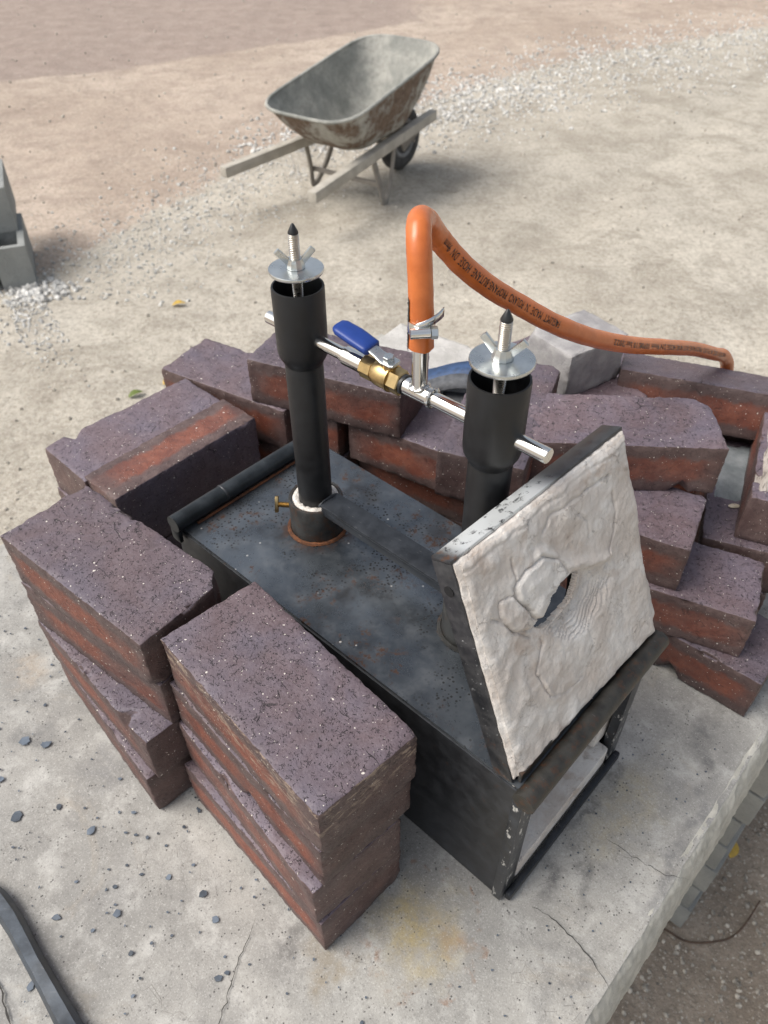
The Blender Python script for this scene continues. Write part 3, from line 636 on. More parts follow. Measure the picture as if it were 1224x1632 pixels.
brick(0.246, 0.878, 0.062, 126, 'bottom brick beneath the pale concrete brick', 2, group=G2_)
# mortar patch (part of its brick)
def patch(parent, x0, x1, y0, y1, z, mat, seed, name='mortar_patch', hh=0.0022, cut=0.10):
    n = 26; vs = []; fs = []
    for j in range(n + 1):
        for i in range(n + 1):
            u, v = i / n, j / n; ed = min(u, v, 1 - u, 1 - v); f = sstep(ed + cut * noise.noise((u * 6, v * 6, seed)), 0.02, 0.12)
            vs.append((x0 + (x1 - x0) * u, y0 + (y1 - y0) * v, z - 0.003 + (0.003 + hh + 0.0016 * noise.noise((u * 9, v * 9, seed + 4))) * f))
    fs = [(j * (n + 1) + i, j * (n + 1) + i + 1, (j + 1) * (n + 1) + i + 1, (j + 1) * (n + 1) + i) for j in range(n) for i in range(n)]
    mb = MB(); mb.add(vs, fs); return mb.build(name, mat, parent, 3.2)
patch(ob, -0.035, 0.10, -0.044, 0.044, BT / 2, M['mortar'], 2)
lime = [o for o in C.objects if o.get('label', '').startswith('brick with pale streaked')][0]
patch(lime, -0.10, 0.10, -0.045, 0.045, BT / 2, M['lime'], 5, 'lime_crust', 0.0032, 0.03)
# pale concrete bricks
def rough_block(name, dims, seed, mat, chips=4):
    me = brick_mesh(seed, *dims, chips=chips).copy(); me.materials.clear(); me.materials.append(mat); o = bpy.data.objects.new(name, me); C.objects.link(o); return o
o = rough_block('concrete_brick', (0.100, 0.080, 0.064), 21, M['cinder']); hx = Vector((0.2365, 0.8015)) 
a34 = Vector((math.cos(R(34)), math.sin(R(34)))); a124 = Vector((math.cos(R(124)), math.sin(R(124))))
hc = Vector((0.2477, 0.8713))
o.location = (hc.x, hc.y, Z0 + 0.186 + 0.0322); o.rotation_euler = (0, 0, R(34)); tag(o, 'pale grey gritty concrete brick under the sagging orange hose', 'concrete brick')
o = rough_block('concrete_chunk', (0.22, 0.135, 0.150), 23, M['white_conc'], 6); o.location = (0.078, 0.960, Z0 + 0.0755); o.rotation_euler = (0, 0, R(-35.6)); tag(o, 'whitish rough concrete chunk behind the chrome tee, blue strap lying on it', 'concrete chunk')

# ================================================================== gas forge
FL, FWd, FH = 0.432, 0.1955, 0.195
forge = tag(empty('gas_forge', FO, FA), 'black steel box forge with white fibre-lined opening, ringed by bricks', 'forge')
def part(mb, name, mat, parent=None, smooth=0.6): return mb.build(name, mat, parent or forge, smooth)
# thin plates with a slightly wavy skin
def plate(mb, o, u, v, n, nu, nv, amp, seed, th=0.003):
    o, u, v, n = Vector(o), Vector(u), Vector(v), Vector(n); vs = []; 
    for s in (0, 1):
        for j in range(nv + 1):
            for i in range(nu + 1):
                p = o + u * (i / nu) + v * (j / nv); e = amp * noise.noise(p * 14 + Vector((seed, 0, 0))) * min(1, 4 * min(i / nu, 1 - i / nu)) * min(1, 4 * min(j / nv, 1 - j / nv))
                vs.append(p + n * (e - s * th))
    m = (nu + 1) * (nv + 1); fs = []
    for j in range(nv):
        for i in range(nu):
            a = j * (nu + 1) + i; fs.append((a, a + 1, a + nu + 2, a + nu + 1)); fs.append((m + a, m + a + nu + 1, m + a + nu + 2, m + a + 1))
    ring = [i for i in range(nu + 1)] + [j * (nu + 1) + nu for j in range(1, nv + 1)] + [nv * (nu + 1) + i for i in reversed(range(nu))] + [j * (nu + 1) for j in reversed(range(1, nv))]
    for a, b in zip(ring, ring[1:] + ring[:1]): fs.append((a, m + a, m + b, b))
    return mb.add(vs, fs)
part(plate(MB(), (0, -FWd, FH), (FL, 0, 0), (0, FWd, 0), (0, 0, 1), 40, 20, 0.0012, 1), 'top_plate', M['plate'])
part(plate(MB(), (0, 0.0015, 0.0), (FL, 0, 0), (0, 0, FH - 0.0035), (0, -1, 0), 30, 14, 0.0012, 2, -0.003), 'side_panel', M['side'])
part(plate(MB(), (0, -FWd - 0.0015, 0.0), (FL, 0, 0), (0, 0, FH - 0.0035), (0, 1, 0), 30, 14, 0.001, 3, -0.003), 'side_panel', M['side'])
part(MB().box(FL - 0.0035, FL - 0.0005, -FWd + 0.003, -0.003, 0.004, FH - 0.004), 'back_panel', M['side'])
part(MB().box(0.004, FL - 0.006, -FWd + 0.003, -0.003, 0.0005, 0.0035), 'bottom_panel', M['side'])
# ceramic lining: floor, walls, roof with a lumpy face
def lumps(x0, x1, y0, y1, z0, z1, face, seed):
    mb = MB().box(x0, x1, y0, y1, z0, z1, 0.004); bm = bmesh.new()
    for v in mb.v: bm.verts.new(v)
    bm.verts.ensure_lookup_table()
    for f in mb.f:
        try: bm.faces.new([bm.verts[i] for i in f])
        except ValueError: pass
    bmesh.ops.subdivide_edges(bm, edges=bm.edges[:], cuts=9, use_grid_fill=True)
    for v in bm.verts: v.co += Vector((0.0, 0.0, 0.0)) + Vector(face) * (0.004 * noise.noise(v.co * 38 + Vector((seed, 0, 0))))
    bm.verts.index_update(); r = MB(); r.add([v.co[:] for v in bm.verts], [[v.index for v in f.verts] for f in bm.faces]); bm.free(); return r
part(lumps(-0.005, 0.40, -FWd + 0.016, -0.018, 0.006, 0.036, (0, 0, 1), 1), 'floor_liner', M['liner'])
part(lumps(0.006, 0.40, -0.030, -0.004, 0.037, 0.186, (0, -1, 0), 2), 'wall_liner', M['liner'])
part(lumps(0.006, 0.40, -FWd + 0.004, -FWd + 0.030, 0.037, 0.186, (0, 1, 0), 3), 'wall_liner', M['liner'])
part(lumps(0.40, 0.425, -FWd + 0.006, -0.006, 0.008, 0.186, (-1, 0, 0), 4), 'rear_liner', M['liner'])
part(lumps(0.010, 0.40, -FWd + 0.028, -0.028, 0.162, 0.188, (0, 0, 1), 5), 'roof_liner', M['liner'])
# front frame
part(MB().box(-0.006, 0.004, -0.016, 0.0046, 0.0005, 0.186, 0.0015), 'frame_upright', M['chip'])
part(MB().box(-0.006, 0.004, -FWd - 0.0046, -FWd + 0.014, 0.0005, 0.186, 0.0015), 'frame_upright', M['chip'])
part(MB().box(-0.013, -0.0065, -FWd - 0.002, -0.001, 0.001, 0.012, 0.002), 'frame_bottom_bar', M['brace'])
part(MB().tube([(-0.006, 0.006, 0.1905), (-0.006, -0.05, 0.191), (-0.006, -0.15, 0.191), (-0.006, -FWd - 0.010, 0.1905)], 0.0098, 18), 'front_rail', M['bar'])
part(MB().box(0.004, 0.0075, -FWd + 0.004, -0.004, FH + 0.0006, FH + 0.012, 0.0008), 'door_stop', M['bar'])
# tube along the back edge
tb = part(MB().tube([(FL - 0.006, 0.008, FH + 0.010), (FL - 0.006, -0.07, FH + 0.0105), (FL - 0.006, -0.13, FH + 0.0105), (FL - 0.006, -FWd - 0.004, FH + 0.010)], 0.0095, 20), 'rear_tube', M['tube'])
mb = MB().lathe([(0.0096, 0), (0.0101, 0.0008), (0.0101, 0.002), (0.0096, 0.0028)], 20, along((FL - 0.006, -0.055, FH + 0.0105), (FL - 0.006, -0.06, FH + 0.0105)), False); mb.build('seam_ring', M['side'], tb)
part(MB().tube([(FL - 0.006 - 0.0085, -0.015 - 0.165 * i / 40, FH + 0.0012 + 0.0008 * noise.noise((i * 0.7, 0, 0))) for i in range(41)], [0.0016 + 0.0007 * noise.noise((i * 0.9, 3, 0)) for i in range(41)], 6), 'weld_bead', M['rustring'])
part(MB().box(FL - 0.012, FL + 0.002, 0.003, 0.008, FH - 0.014, FH + 0.002, 0.002), 'tube_bracket', M['tube'])
# burner collars
PX = (0.324, 0.124); PY = -0.0977
for i, px in enumerate(PX):
    c = part(MB().lathe([(0.0275, FH - 0.001), (0.0272, FH + 0.02), (0.0272, FH + 0.040), (0.0262, FH + 0.0415), (0.0240, FH + 0.0410), (0.0238, FH + 0.020)], 36, Matrix.Translation((px, PY, 0)), False), 'burner_collar', M['collar'])
    MB().tube([(px + 0.0292 * math.cos(a), PY + 0.0292 * math.sin(a), FH + 0.001 + 0.0006 * noise.noise((a * 5, i, 0))) for a in [2 * math.pi * k / 48 for k in range(49)]], [0.0022 + 0.0008 * noise.noise((k * 0.8, i, 5)) for k in range(49)], 6).build('weld_bead', M['rustring'] if i == 0 else M['collar'], c)
    vs = []; fs = []; n = 48
    for k in range(n):
        a = 2 * math.pi * k / n
        for q, rr in enumerate((0.0166, 0.0195, 0.0225, 0.0240)):
            vs.append((px + rr * math.cos(a), PY + rr * math.sin(a), FH + 0.0395 + 0.0030 * noise.noise((math.cos(a) * 5, math.sin(a) * 5, q + i)) - 0.0015 * (q == 3) + 0.0015 * (q in (1, 2))))
    for k in range(n):
        for q in range(3): fs.append((4 * k + q, 4 * k + q + 1, 4 * ((k + 1) % n) + q + 1, 4 * ((k + 1) % n) + q))
    fb = MB(); fb.add(vs, fs); fb.build('fibre_packing', M['fibre'], c, 3.2)
    d = (Vector((0.80, 0.60, 0)) if i == 0 else Vector((0.1, -1.0, 0))).normalized(); p0 = Vector((px, PY, FH + 0.026)) + d * 0.0255; p1 = p0 + d * 0.0135
    prof = []
    for q in range(14): prof += [(0.0030, q * 0.001), (0.0024, q * 0.001 + 0.0005)]
    sbolt = MB().lathe(prof, 14, along(p0, p1)); sbolt.build('set_screw', M['brass'], c)
    side = Vector((-d.y, d.x, 0)); hd = Matrix.Translation(p1) @ Matrix(((d.x, side.x, 0, 0), (d.y, side.y, 0, 0), (0, 0, 1, 0), (0, 0, 0, 1))) @ Matrix.Rotation(R(25), 4, 'X')
    MB().box(0, 0.0035, -0.0025, 0.0025, -0.0085, 0.0085, 0.0008, hd).build('screw_head', M['brass'], c)
# brace between the collars: a flat bar with turned-down flanges
mb = MB()
mb.box(0.140, 0.305, PY - 0.0125, PY + 0.0125, FH + 0.0455, FH + 0.0485, 0.0008)
mb.box(0.140, 0.303, PY + 0.0098, PY + 0.0125, FH + 0.037, FH + 0.0456, 0.0008)
mb.box(0.140, 0.303, PY - 0.0125, PY - 0.0098, FH + 0.037, FH + 0.0456, 0.0008)
part(mb, 'brace_bar', M['brace'])
part(MB().tube([(0.305, PY - 0.0125 * math.cos(a), FH + 0.0455 + 0.004 * math.sin(a)) for a in [math.pi * k / 12 for k in range(13)]], 0.0012, 6), 'brace_lip', M['brace'])

# ================================================================== burners, manifold, valve (one welded assembly)
BO = Vector((PX[0], PY, FH + 0.02))
burn = tag(empty('burner_assembly', MF @ BO, FA), 'pair of black burner pipes joined by a chrome gas pipe with brass valve', 'burner')
def bp(mb, name, mat, parent=None, smooth=0.6):
    mb.v = [tuple(Vector(v) - BO) for v in mb.v]; return mb.build(name, mat, parent or burn, smooth)
ZM = 0.418
for i, px in enumerate(PX):
    T = Matrix.Translation((px, PY, 0))
    pb = bp(MB().lathe([(0.0167, FH + 0.004), (0.0167, 0.391), (0.0162, 0.392)], 40, T), 'burner_pipe', M['pipe'])
    bell = MB().lathe([(0.0165, 0.3895), (0.0171, 0.3925), (0.0185, 0.3945), (0.0206, 0.3985), (0.0215, 0.4020), (0.0218, 0.4065), (0.0218, 0.420), (0.0218, 0.4595), (0.0214, 0.461), (0.0200, 0.461), (0.0196, 0.459), (0.0195, 0.42)], 48, T, False); bp(bell, 'bell', M['pipe'], pb)
    bp(MB().lathe([(0.0195, 0.425), (0.0195, 0.4255)], 40, T), 'bore_shade_disc', M['hole_shade'], pb)  # solid black disc painting the shade down inside the bell
    prof = [(0.0036, 0.425)]
    z = 0.427
    while z < 0.503: prof += [(0.0043, z), (0.0043, z + 0.0004), (0.0035, z + 0.0010)]; z += 0.00145
    rod = bp(MB().lathe(prof, 18, T), 'threaded_rod', M['thread'], pb, 0.5)
    bp(MB().lathe([(0.0042, 0.5035), (0.0042, 0.5045), (0.0012, 0.5105), (0.0003, 0.5112)], 18, T), 'rod_tip', M['tip'], pb)
    bp(MB().lathe([(0.0044, 0.4730), (0.0219, 0.4730), (0.0222, 0.4736), (0.0222, 0.4752), (0.0219, 0.4758), (0.0044, 0.4758)], 56, T, False), 'washer', M['zinc'], pb, 0.5)
    # wing nut
    wn = MB().lathe([(0.0044, 0.4760), (0.0074, 0.4760), (0.0076, 0.4775), (0.0062, 0.4815), (0.0056, 0.4835), (0.0044, 0.4838)], 10, T, False)
    wa = R((53, 20)[i])
    for s in (0, math.pi):
        base = Matrix.Translation((px, PY, 0.4800)) @ Matrix.Rotation(wa + s, 4, 'Z') @ Matrix.Translation((0.0045, 0, 0)) @ Matrix.Rotation(R(42), 4, 'Y')
        wn.box(-0.0024, 0.0028, -0.0017, 0.0017, -0.001, 0.0148, 0.0009, base)
    bp(wn, 'wing_nut', M['zinc'], pb, 0.5)
def cross(x0, x1, r, name, mat, parent=None, seg=24, prof=None):
    pr = prof or [(r * 0.93, 0), (r, 0.0005), (r, abs(x1 - x0) - 0.0005), (r * 0.93, abs(x1 - x0))]
    return bp(MB().lathe(pr, seg, along((x0, PY, ZM), (x1, PY, ZM))), name, mat, parent)
cross(PX[0] + 0.0415, PX[0] - 0.055, 0.0056, 'manifold_tube', M['chrome'])
cross(PX[0] - 0.0490, PX[0] - 0.0525, 0.0064, 'adapter_collar', M['chrome'])
cross(PX[0] - 0.0525, PX[0] - 0.0755, 0.0079, 'adapter', M['chrome'])
xa = PX[0] - 0.0735
# brass ball valve
body = bp(MB().lathe([(0.0088, 0.0), (0.0098, 0.001), (0.0098, 0.012), (0.0088, 0.0125)], 8, along((xa, PY, ZM), (xa - 0.01, PY, ZM))), 'valve_body', M['brass'], None, 0.4)
bp(MB().lathe([(0.0084, 0.011), (0.0102, 0.015), (0.0108, 0.020), (0.0104, 0.026), (0.0098, 0.028), (0.0112, 0.0285), (0.0112, 0.030), (0.0100, 0.0305)], 28, along((xa, PY, ZM), (xa - 0.01, PY, ZM))), 'valve_barrel', M['brass'], body)
bp(MB().lathe([(0.0096, 0.030), (0.0104, 0.031), (0.0104, 0.040), (0.0096, 0.0408)], 6, along((xa, PY, ZM), (xa - 0.01, PY, ZM))), 'hex_end', M['brass'], body, 0.4)
bp(MB().lathe([(0.0083, 0.0405), (0.0083, 0.0435), (0.0072, 0.044)], 24, along((xa, PY, ZM), (xa - 0.01, PY, ZM))), 'ring_seal', M['tip'], body)
# stem rises from the barrel; the lever runs back over the pipe towards the left burner
xs_ = xa - 0.027; un = Vector((0, 0.10, 1.0)).normalized(); lw = Vector((1, 0, 0)).cross(un)
sp = Vector((xs_, PY, ZM)) + un * 0.0150
bp(MB().lathe([(0.0050, 0.006), (0.0050, 0.0125), (0.0034, 0.013), (0.0034, 0.0172)], 14, along((xs_, PY, ZM), Vector((xs_, PY, ZM)) + un)), 'valve_stem', M['brass'], body)
def lever(keys, mat, name, parent, seg=20):       # keys: x, rise, half width, half thickness along the lever
    ks = []
    for a, b in zip(keys, keys[1:]):
        for q in range(6): ks.append([a[i] + (b[i] - a[i]) * q / 6 for i in range(4)])
    ks.append(list(keys[-1])); vs = []; n = seg
    for x, h, hw, ht in ks:
        for k in range(n):
            a = 2 * math.pi * k / n; ca, sa = math.cos(a), math.sin(a); e = 0.55
            vs.append(sp + Vector((x, 0, 0)) + un * (h + ht * math.copysign(abs(sa) ** e, sa)) + lw * (hw * math.copysign(abs(ca) ** e, ca)))
    fs = [(i * n + k, i * n + (k + 1) % n, (i + 1) * n + (k + 1) % n, (i + 1) * n + k) for i in range(len(ks) - 1) for k in range(n)] + [tuple(reversed(range(n))), tuple(range((len(ks) - 1) * n, len(ks) * n))]
    mb = MB(); mb.add(vs, fs); return bp(mb, name, mat, parent, 0.8)
hnd = lever([(-0.0075, 0.0, 0.0048, 0.0013), (-0.005, 0.0, 0.0062, 0.0013), (0.004, 0.0, 0.0062, 0.0013), (0.010, 0.002, 0.0052, 0.0013), (0.020, 0.0055, 0.0052, 0.0013)], M['zinc'], 'valve_handle', None)
lever([(0.0165, 0.0046, 0.0074, 0.0028), (0.0175, 0.0050, 0.0086, 0.0033), (0.034, 0.0085, 0.0092, 0.0034), (0.049, 0.0105, 0.0084, 0.0034), (0.0525, 0.0108, 0.0066, 0.0030), (0.0540, 0.0109, 0.0036, 0.0018)], M['blue'], 'blue_sleeve', hnd)
bp(MB().lathe([(0.0046, 0.0), (0.0046, 0.0034), (0.0040, 0.0040)], 6, along(sp + un * 0.0012, sp + un * 0.01)), 'lever_nut', M['zinc'], hnd, 0.4)
# tee, outlet tube and pipe on to the right burner
xt = xa - 0.0435; XT = 0.1957
tee = cross(xt, xt - 0.026, 0.0070, 'tee', M['chrome'])
cross(xt - 0.025, PX[1] - 0.046, 0.0058, 'manifold_tube', M['chrome'])
XT = xt - 0.013
bp(MB().lathe([(0.0062, ZM), (0.0062, 0.4835), (0.0056, 0.484)], 24, Matrix.Translation((XT, PY, 0))), 'hose_barb', M['chrome'])
def bead(name, f, n, r, parent):
    bp(MB().tube([f(2 * math.pi * k / n) for k in range(n + 1)], [r * (1 + 0.45 * noise.noise((k * 1.1, r * 900, 0))) for k in range(n + 1)], 8), name, M['weld'], parent)
bead('weld_bead', lambda a: (XT + 0.0070 * math.cos(a), PY + 0.0070 * math.sin(a), ZM + 0.0045 + 0.002 * math.cos(a) ** 2), 40, 0.0016, tee)
bead('weld_bead', lambda a: (xt - 0.026, PY + 0.0066 * math.cos(a), ZM + 0.0066 * math.sin(a)), 40, 0.0018, tee)

# ================================================================== door leaning on the forge top
psi = R(45.2); lean = R(22); DW, DH, DD = 0.205, 0.202, 0.018
d0 = fw(0.0085, 0.001, FH + 0.0022)
e_ = Vector((math.cos(psi), math.sin(psi), 0)); n_ = Vector((math.sin(psi), -math.cos(psi), 0)); up_ = Vector((0, 0, 1)) * math.cos(lean) - n_ * math.sin(lean); no_ = e_.cross(up_)
MD = Matrix(((e_.x, up_.x, no_.x, d0.x), (e_.y, up_.y, no_.y, d0.y), (e_.z, up_.z, no_.z, d0.z), (0, 0, 0, 1)))
door = bpy.data.objects.new('forge_door', None); C.objects.link(door); door.empty_display_size = 0.05; door.matrix_world = MD
tag(door, 'square steel door tray with cracked white ceramic face and a ragged hole, leaning on the forge', 'forge door')
th = 0.0025
mb = MB()
mb.box(0.0, DW, DH - th, DH, -DD, 0.0, 0.0006); mb.build('top_flange', M['door'], door)
MB().box(0.0, th, 0.0, DH - th - 0.0002, -DD - 0.0001, 0.0, 0.0006).build('side_flange', M['door'], door)
MB().box(DW - th, DW, 0.0, DH - th - 0.0002, -DD - 0.0001, 0.0, 0.0006).build('side_flange', M['door'], door)
MB().box(th, DW - th, 0.0, th, -DD, -0.001, 0.0006).build('bottom_flange', M['door'], door)
# back plate with a round port
def holed(z, hole, mat, name, parent, inset=0.0, n=64, z2=None):
    c = Vector((DW * 0.45, DH * 0.56)); vs = []; fs = []
    for k in range(n):
        a = 2 * math.pi * k / n; d = Vector((math.cos(a), math.sin(a))); t = min(((DW - inset if d.x > 0 else inset) - c.x) / d.x if abs(d.x) > 1e-6 else 9, ((DH - inset if d.y > 0 else inset) - c.y) / d.y if abs(d.y) > 1e-6 else 9)
        vs += [(*(c + d * hole), z), (*(c + d * t), z)]
    fs = [(2 * k, 2 * k + 1, 2 * ((k + 1) % n) + 1, 2 * ((k + 1) % n)) for k in range(n)]
    mb = MB(); mb.add(vs, fs); return mb.build(name, mat, parent, 0)
holed(-DD + 0.0008, 0.036, M['door'], 'back_plate', door, 0.0026)
# liner: thick lumpy sheet with crater, flakes and a ragged lens-shaped hole
def build_liner():
    n = 170; HT = 0.0065
    hole_p = [(0.544, 0.632), (0.522, 0.561), (0.458, 0.525), (0.367, 0.511), (0.32, 0.515), (0.273, 0.554), (0.332, 0.571), (0.386, 0.61), (0.479, 0.635)]
    flake_p = [(0.282, 0.794), (0.368, 0.79), (0.455, 0.736), (0.485, 0.653), (0.364, 0.625), (0.307, 0.556), (0.279, 0.588), (0.225, 0.701), (0.214, 0.769)]
    flake2_p = [(0.14, 0.752), (0.203, 0.737), (0.276, 0.58), (0.261, 0.557), (0.166, 0.604), (0.122, 0.705)]
    rip_p = [(0.552, 0.640), (0.633, 0.592), (0.749, 0.531), (0.754, 0.455), (0.693, 0.396), (0.557, 0.343), (0.45, 0.358), (0.355, 0.433), (0.293, 0.533), (0.325, 0.509), (0.381, 0.512), (0.458, 0.525), (0.522, 0.561)]
    U, V = np.meshgrid(np.arange(n + 1) / n, np.arange(n + 1) / n); WX = np.zeros_like(U); WY = np.zeros_like(U); N1 = np.zeros_like(U); N2 = np.zeros_like(U); N3 = np.zeros_like(U); NR = np.zeros_like(U)
    for b in range(n + 1):
        for a in range(n + 1):
            p = Vector((a / n * DW, b / n * DH, 0)); WX[b, a] = noise.noise(p * 70 + Vector((0, 0, 3))); WY[b, a] = noise.noise(p * 70 + Vector((0, 0, 9)))
            N1[b, a] = noise.noise(p * 26 + Vector((0, 0, 1))); N2[b, a] = noise.noise(p * 85 + Vector((0, 0, 2))); N3[b, a] = noise.noise(p * 240 + Vector((0, 0, 5))); NR[b, a] = noise.noise(p * 45 + Vector((0, 0, 8)))
    X = (U + 0.010 * WX + 0.004 * N3) * DW; Y = (V + 0.010 * WY + 0.004 * N2) * DH
    def segd(ax, ay, bx, by):
        dx, dy = bx - ax, by - ay; t = np.clip(((X - ax) * dx + (Y - ay) * dy) / (dx * dx + dy * dy), 0, 1); return np.hypot(X - ax - t * dx, Y - ay - t * dy)
    def sdf(P):                            # signed distance, negative inside
        P = [(x * DW, y * DH) for x, y in P]; d = np.full_like(U, 9.0); ins = np.zeros(U.shape, bool)
        for (ax, ay), (bx, by) in zip(P, P[1:] + P[:1]):
            d = np.minimum(d, segd(ax, ay, bx, by)); c = ((ay > Y) != (by > Y)); ins ^= c & (X < (bx - ax) * (Y - ay) / (by - ay + 1e-12) + ax)
        return np.where(ins, -d, d)
    def line(P): 
        d = np.full_like(U, 9.0)
        for a, b in zip(P, P[1:]): d = np.minimum(d, segd(a[0] * DW, a[1] * DH, b[0] * DW, b[1] * DH))
        return d
    def ss(x, a, b):
        t = np.clip((x - a) / (b - a), 0, 1); return t * t * (3 - 2 * t)
    dh, df, df2, dr = sdf(hole_p), sdf(flake_p), sdf(flake2_p), sdf(rip_p)
    px, py = U * DW, V * DH; e = np.minimum(np.minimum(px, DW - px), np.minimum(py, DH - py))
    Z = HT * ss(e, -0.002, 0.010) ** 0.6 + 0.0022 * N1 + 0.0009 * N2 + 0.00045 * N3
    inner = np.minimum(np.minimum(dr, df), df2)
    Z -= 0.0042 * ss(-np.minimum(dr, dh), -0.003, 0.012)                        # hollow round the hole
    Z += 0.0030 * np.exp(-(line([(0.36, 0.81), (0.436, 0.765), (0.503, 0.672), (0.621, 0.612), (0.75, 0.566)]) / 0.0038) ** 2)      # ridge over the hole
    Z += np.where(dr < 0.002, 0.0010 * np.sin(dh * 1700 + 3.0 * NR + 1.5 * WX) * ss(-dr, -0.002, 0.004), 0)     # slumped ripples
    Z += 0.0026 * ss(-df, -0.0008, 0.0006) + 0.0016 * ss(-df2, -0.0008, 0.0006)                                 # loose flakes
    for d, wd, dp in ((np.abs(df), 0.0011, 0.0030), (np.abs(df2), 0.0010, 0.0022), (line([(0.836, 0.80), (0.836, 0.714), (0.806, 0.639), (0.752, 0.589), (0.721, 0.525)]), 0.0010, 0.0030),
                      (line([(0.746, 0.46), (0.687, 0.437), (0.657, 0.421)]), 0.0009, 0.0022), (line([(0.286, 0.493), (0.292, 0.453), (0.223, 0.37), (0.261, 0.236)]), 0.0008, 0.0022), (line([(0.42, 0.875), (0.459, 0.906), (0.622, 0.9), (0.833, 0.88)]), 0.0013, 0.0016),
                      (line([(0.234, 0.87), (0.225, 0.782), (0.21, 0.72)]), 0.0009, 0.0022), (line([(0.08, 0.72), (0.131, 0.668), (0.174, 0.592), (0.24, 0.53)]), 0.0009, 0.002), (line([(0.02, 0.95), (0.5, 0.955), (0.98, 0.95)]), 0.0012, 0.0010),
                      (line([(0.261, 0.236), (0.36, 0.17), (0.47, 0.17)]), 0.0007, 0.0012), (line([(0.55, 0.34), (0.56, 0.27), (0.52, 0.22)]), 0.0006, 0.0010), (line([(0.60, 0.84), (0.66, 0.78), (0.65, 0.71)]), 0.0007, 0.0012)):
        Z -= dp * np.exp(-(d / wd) ** 2)
    Z += 0.0011 * np.maximum(0, N2 * 1.3) * ss(0.55 - U + 0.2 * N1, 0.0, 0.3)     # knobbly upper left half
    idx = {}; vs = []; fs = []
    def jag(a, b):                        # ragged rim, bulging over the tray at the lower right
        u, v = a / n, b / n; x = u * DW; y = v * DH
        if u > 0.98: x += 0.005 * sstep(1 - v, 0.62, 0.80) * (1 - sstep(1 - v, 0.90, 0.93)) + 0.0014 * noise.noise((1, v * 40, 2)) - 0.0015
        if u < 0.02: x += 0.0016 + 0.0009 * noise.noise((3, v * 17, 2))
        if v < 0.02: y += 0.0030 + 0.0030 * noise.noise((u * 18, 2, 2)) + 0.0012 * noise.noise((u * 70, 5, 2))
        if v > 0.98: y -= 0.0030 + 0.0010 * noise.noise((u * 30, 7, 2))
        return x, y
    def vid(a, b, s_):
        if (a, b, s_) not in idx:
            x, y = jag(a, b); idx[(a, b, s_)] = len(vs); rim = a in (0, n) or b in (0, n)
            vs.append((x, y, float(Z[b, a])) if s_ == 0 else (x + (0.0006 if a == 0 else 0.0), y, -DD + 0.003 if rim else float(Z[b, a]) - 0.0055))
        return idx[(a, b, s_)]
    keep = (dh[:-1, :-1] > 0) & (dh[1:, :-1] > 0) & (dh[:-1, 1:] > 0) & (dh[1:, 1:] > 0)
    for b in range(n):
        for a in range(n):
            if not keep[b, a]: continue
            fs.append((vid(a, b, 0), vid(a + 1, b, 0), vid(a + 1, b + 1, 0), vid(a, b + 1, 0)))
            for (di, dj, p, q) in ((-1, 0, (a, b + 1), (a, b)), (1, 0, (a + 1, b), (a + 1, b + 1)), (0, -1, (a, b), (a + 1, b)), (0, 1, (a + 1, b + 1), (a, b + 1))):
                ii, jj = a + di, b + dj
                if 0 <= ii < n and 0 <= jj < n and keep[jj, ii]: continue
                fs.append((vid(*p, 0), vid(*p, 1), vid(*q, 1), vid(*q, 0)))
    mb = MB(); mb.add(vs, fs); return mb.build('ceramic_face', M['liner'], door, 1.0)
build_liner()
MB().lathe([(0.0012, 0), (0.0042, 0), (0.0042, 0.0006)], 16, along((-0.0002, DH - 0.026, -0.009), (-0.01, DH - 0.026, -0.009))).build('bolt_hole_shade', M['hole_shade'], door)  # flat black disc on the flange, painted as the dark of a hole

# ================================================================== hose
HX = fw(XT, PY, 0); hx, hy = HX.x, HX.y
HP = [(hx, hy, 0.4605), (hx, hy, 0.478), (hx - 0.0012, hy + 0.001, 0.500), (0.0245, 0.4945, 0.5235), (0.0242, 0.5045, 0.5345), (0.0258, 0.5192, 0.5365), (0.0315, 0.5345, 0.5285), (0.0375, 0.5450, 0.5165), (0.0455, 0.5510, 0.5045), (0.0623, 0.5581, 0.4841), (0.0846, 0.5691, 0.4621),
      (0.1087, 0.5839, 0.4412), (0.1474, 0.6037, 0.4111), (0.1935, 0.6395, 0.3762), (0.2478, 0.6874, 0.3397), (0.3152, 0.7559, 0.2959), (0.3791, 0.8245, 0.2523), (0.4340, 0.8785, 0.2125), (0.457, 0.8990, 0.1965), (0.474, 0.9125, 0.170), (0.484, 0.924, 0.12), (0.490, 0.940, 0.04), (0.49, 0.975, 0.0105), (0.46, 1.03, 0.0098), (0.42, 1.08, 0.0098)]
HP = [(a, b, c + Z0) for a, b, c in HP]
hpath = spline(HP, 14)
HR = 0.0088
hose = MB().tube(hpath, [HR * (1 + 0.04 * noise.noise((i * 0.2, 0, 0))) for i in range(len(hpath))], 24).build('gas_hose', M['hose'], None, 1.2)
tag(hose, 'orange rubber gas hose with black print, looping from the chrome outlet over the bricks', 'hose')
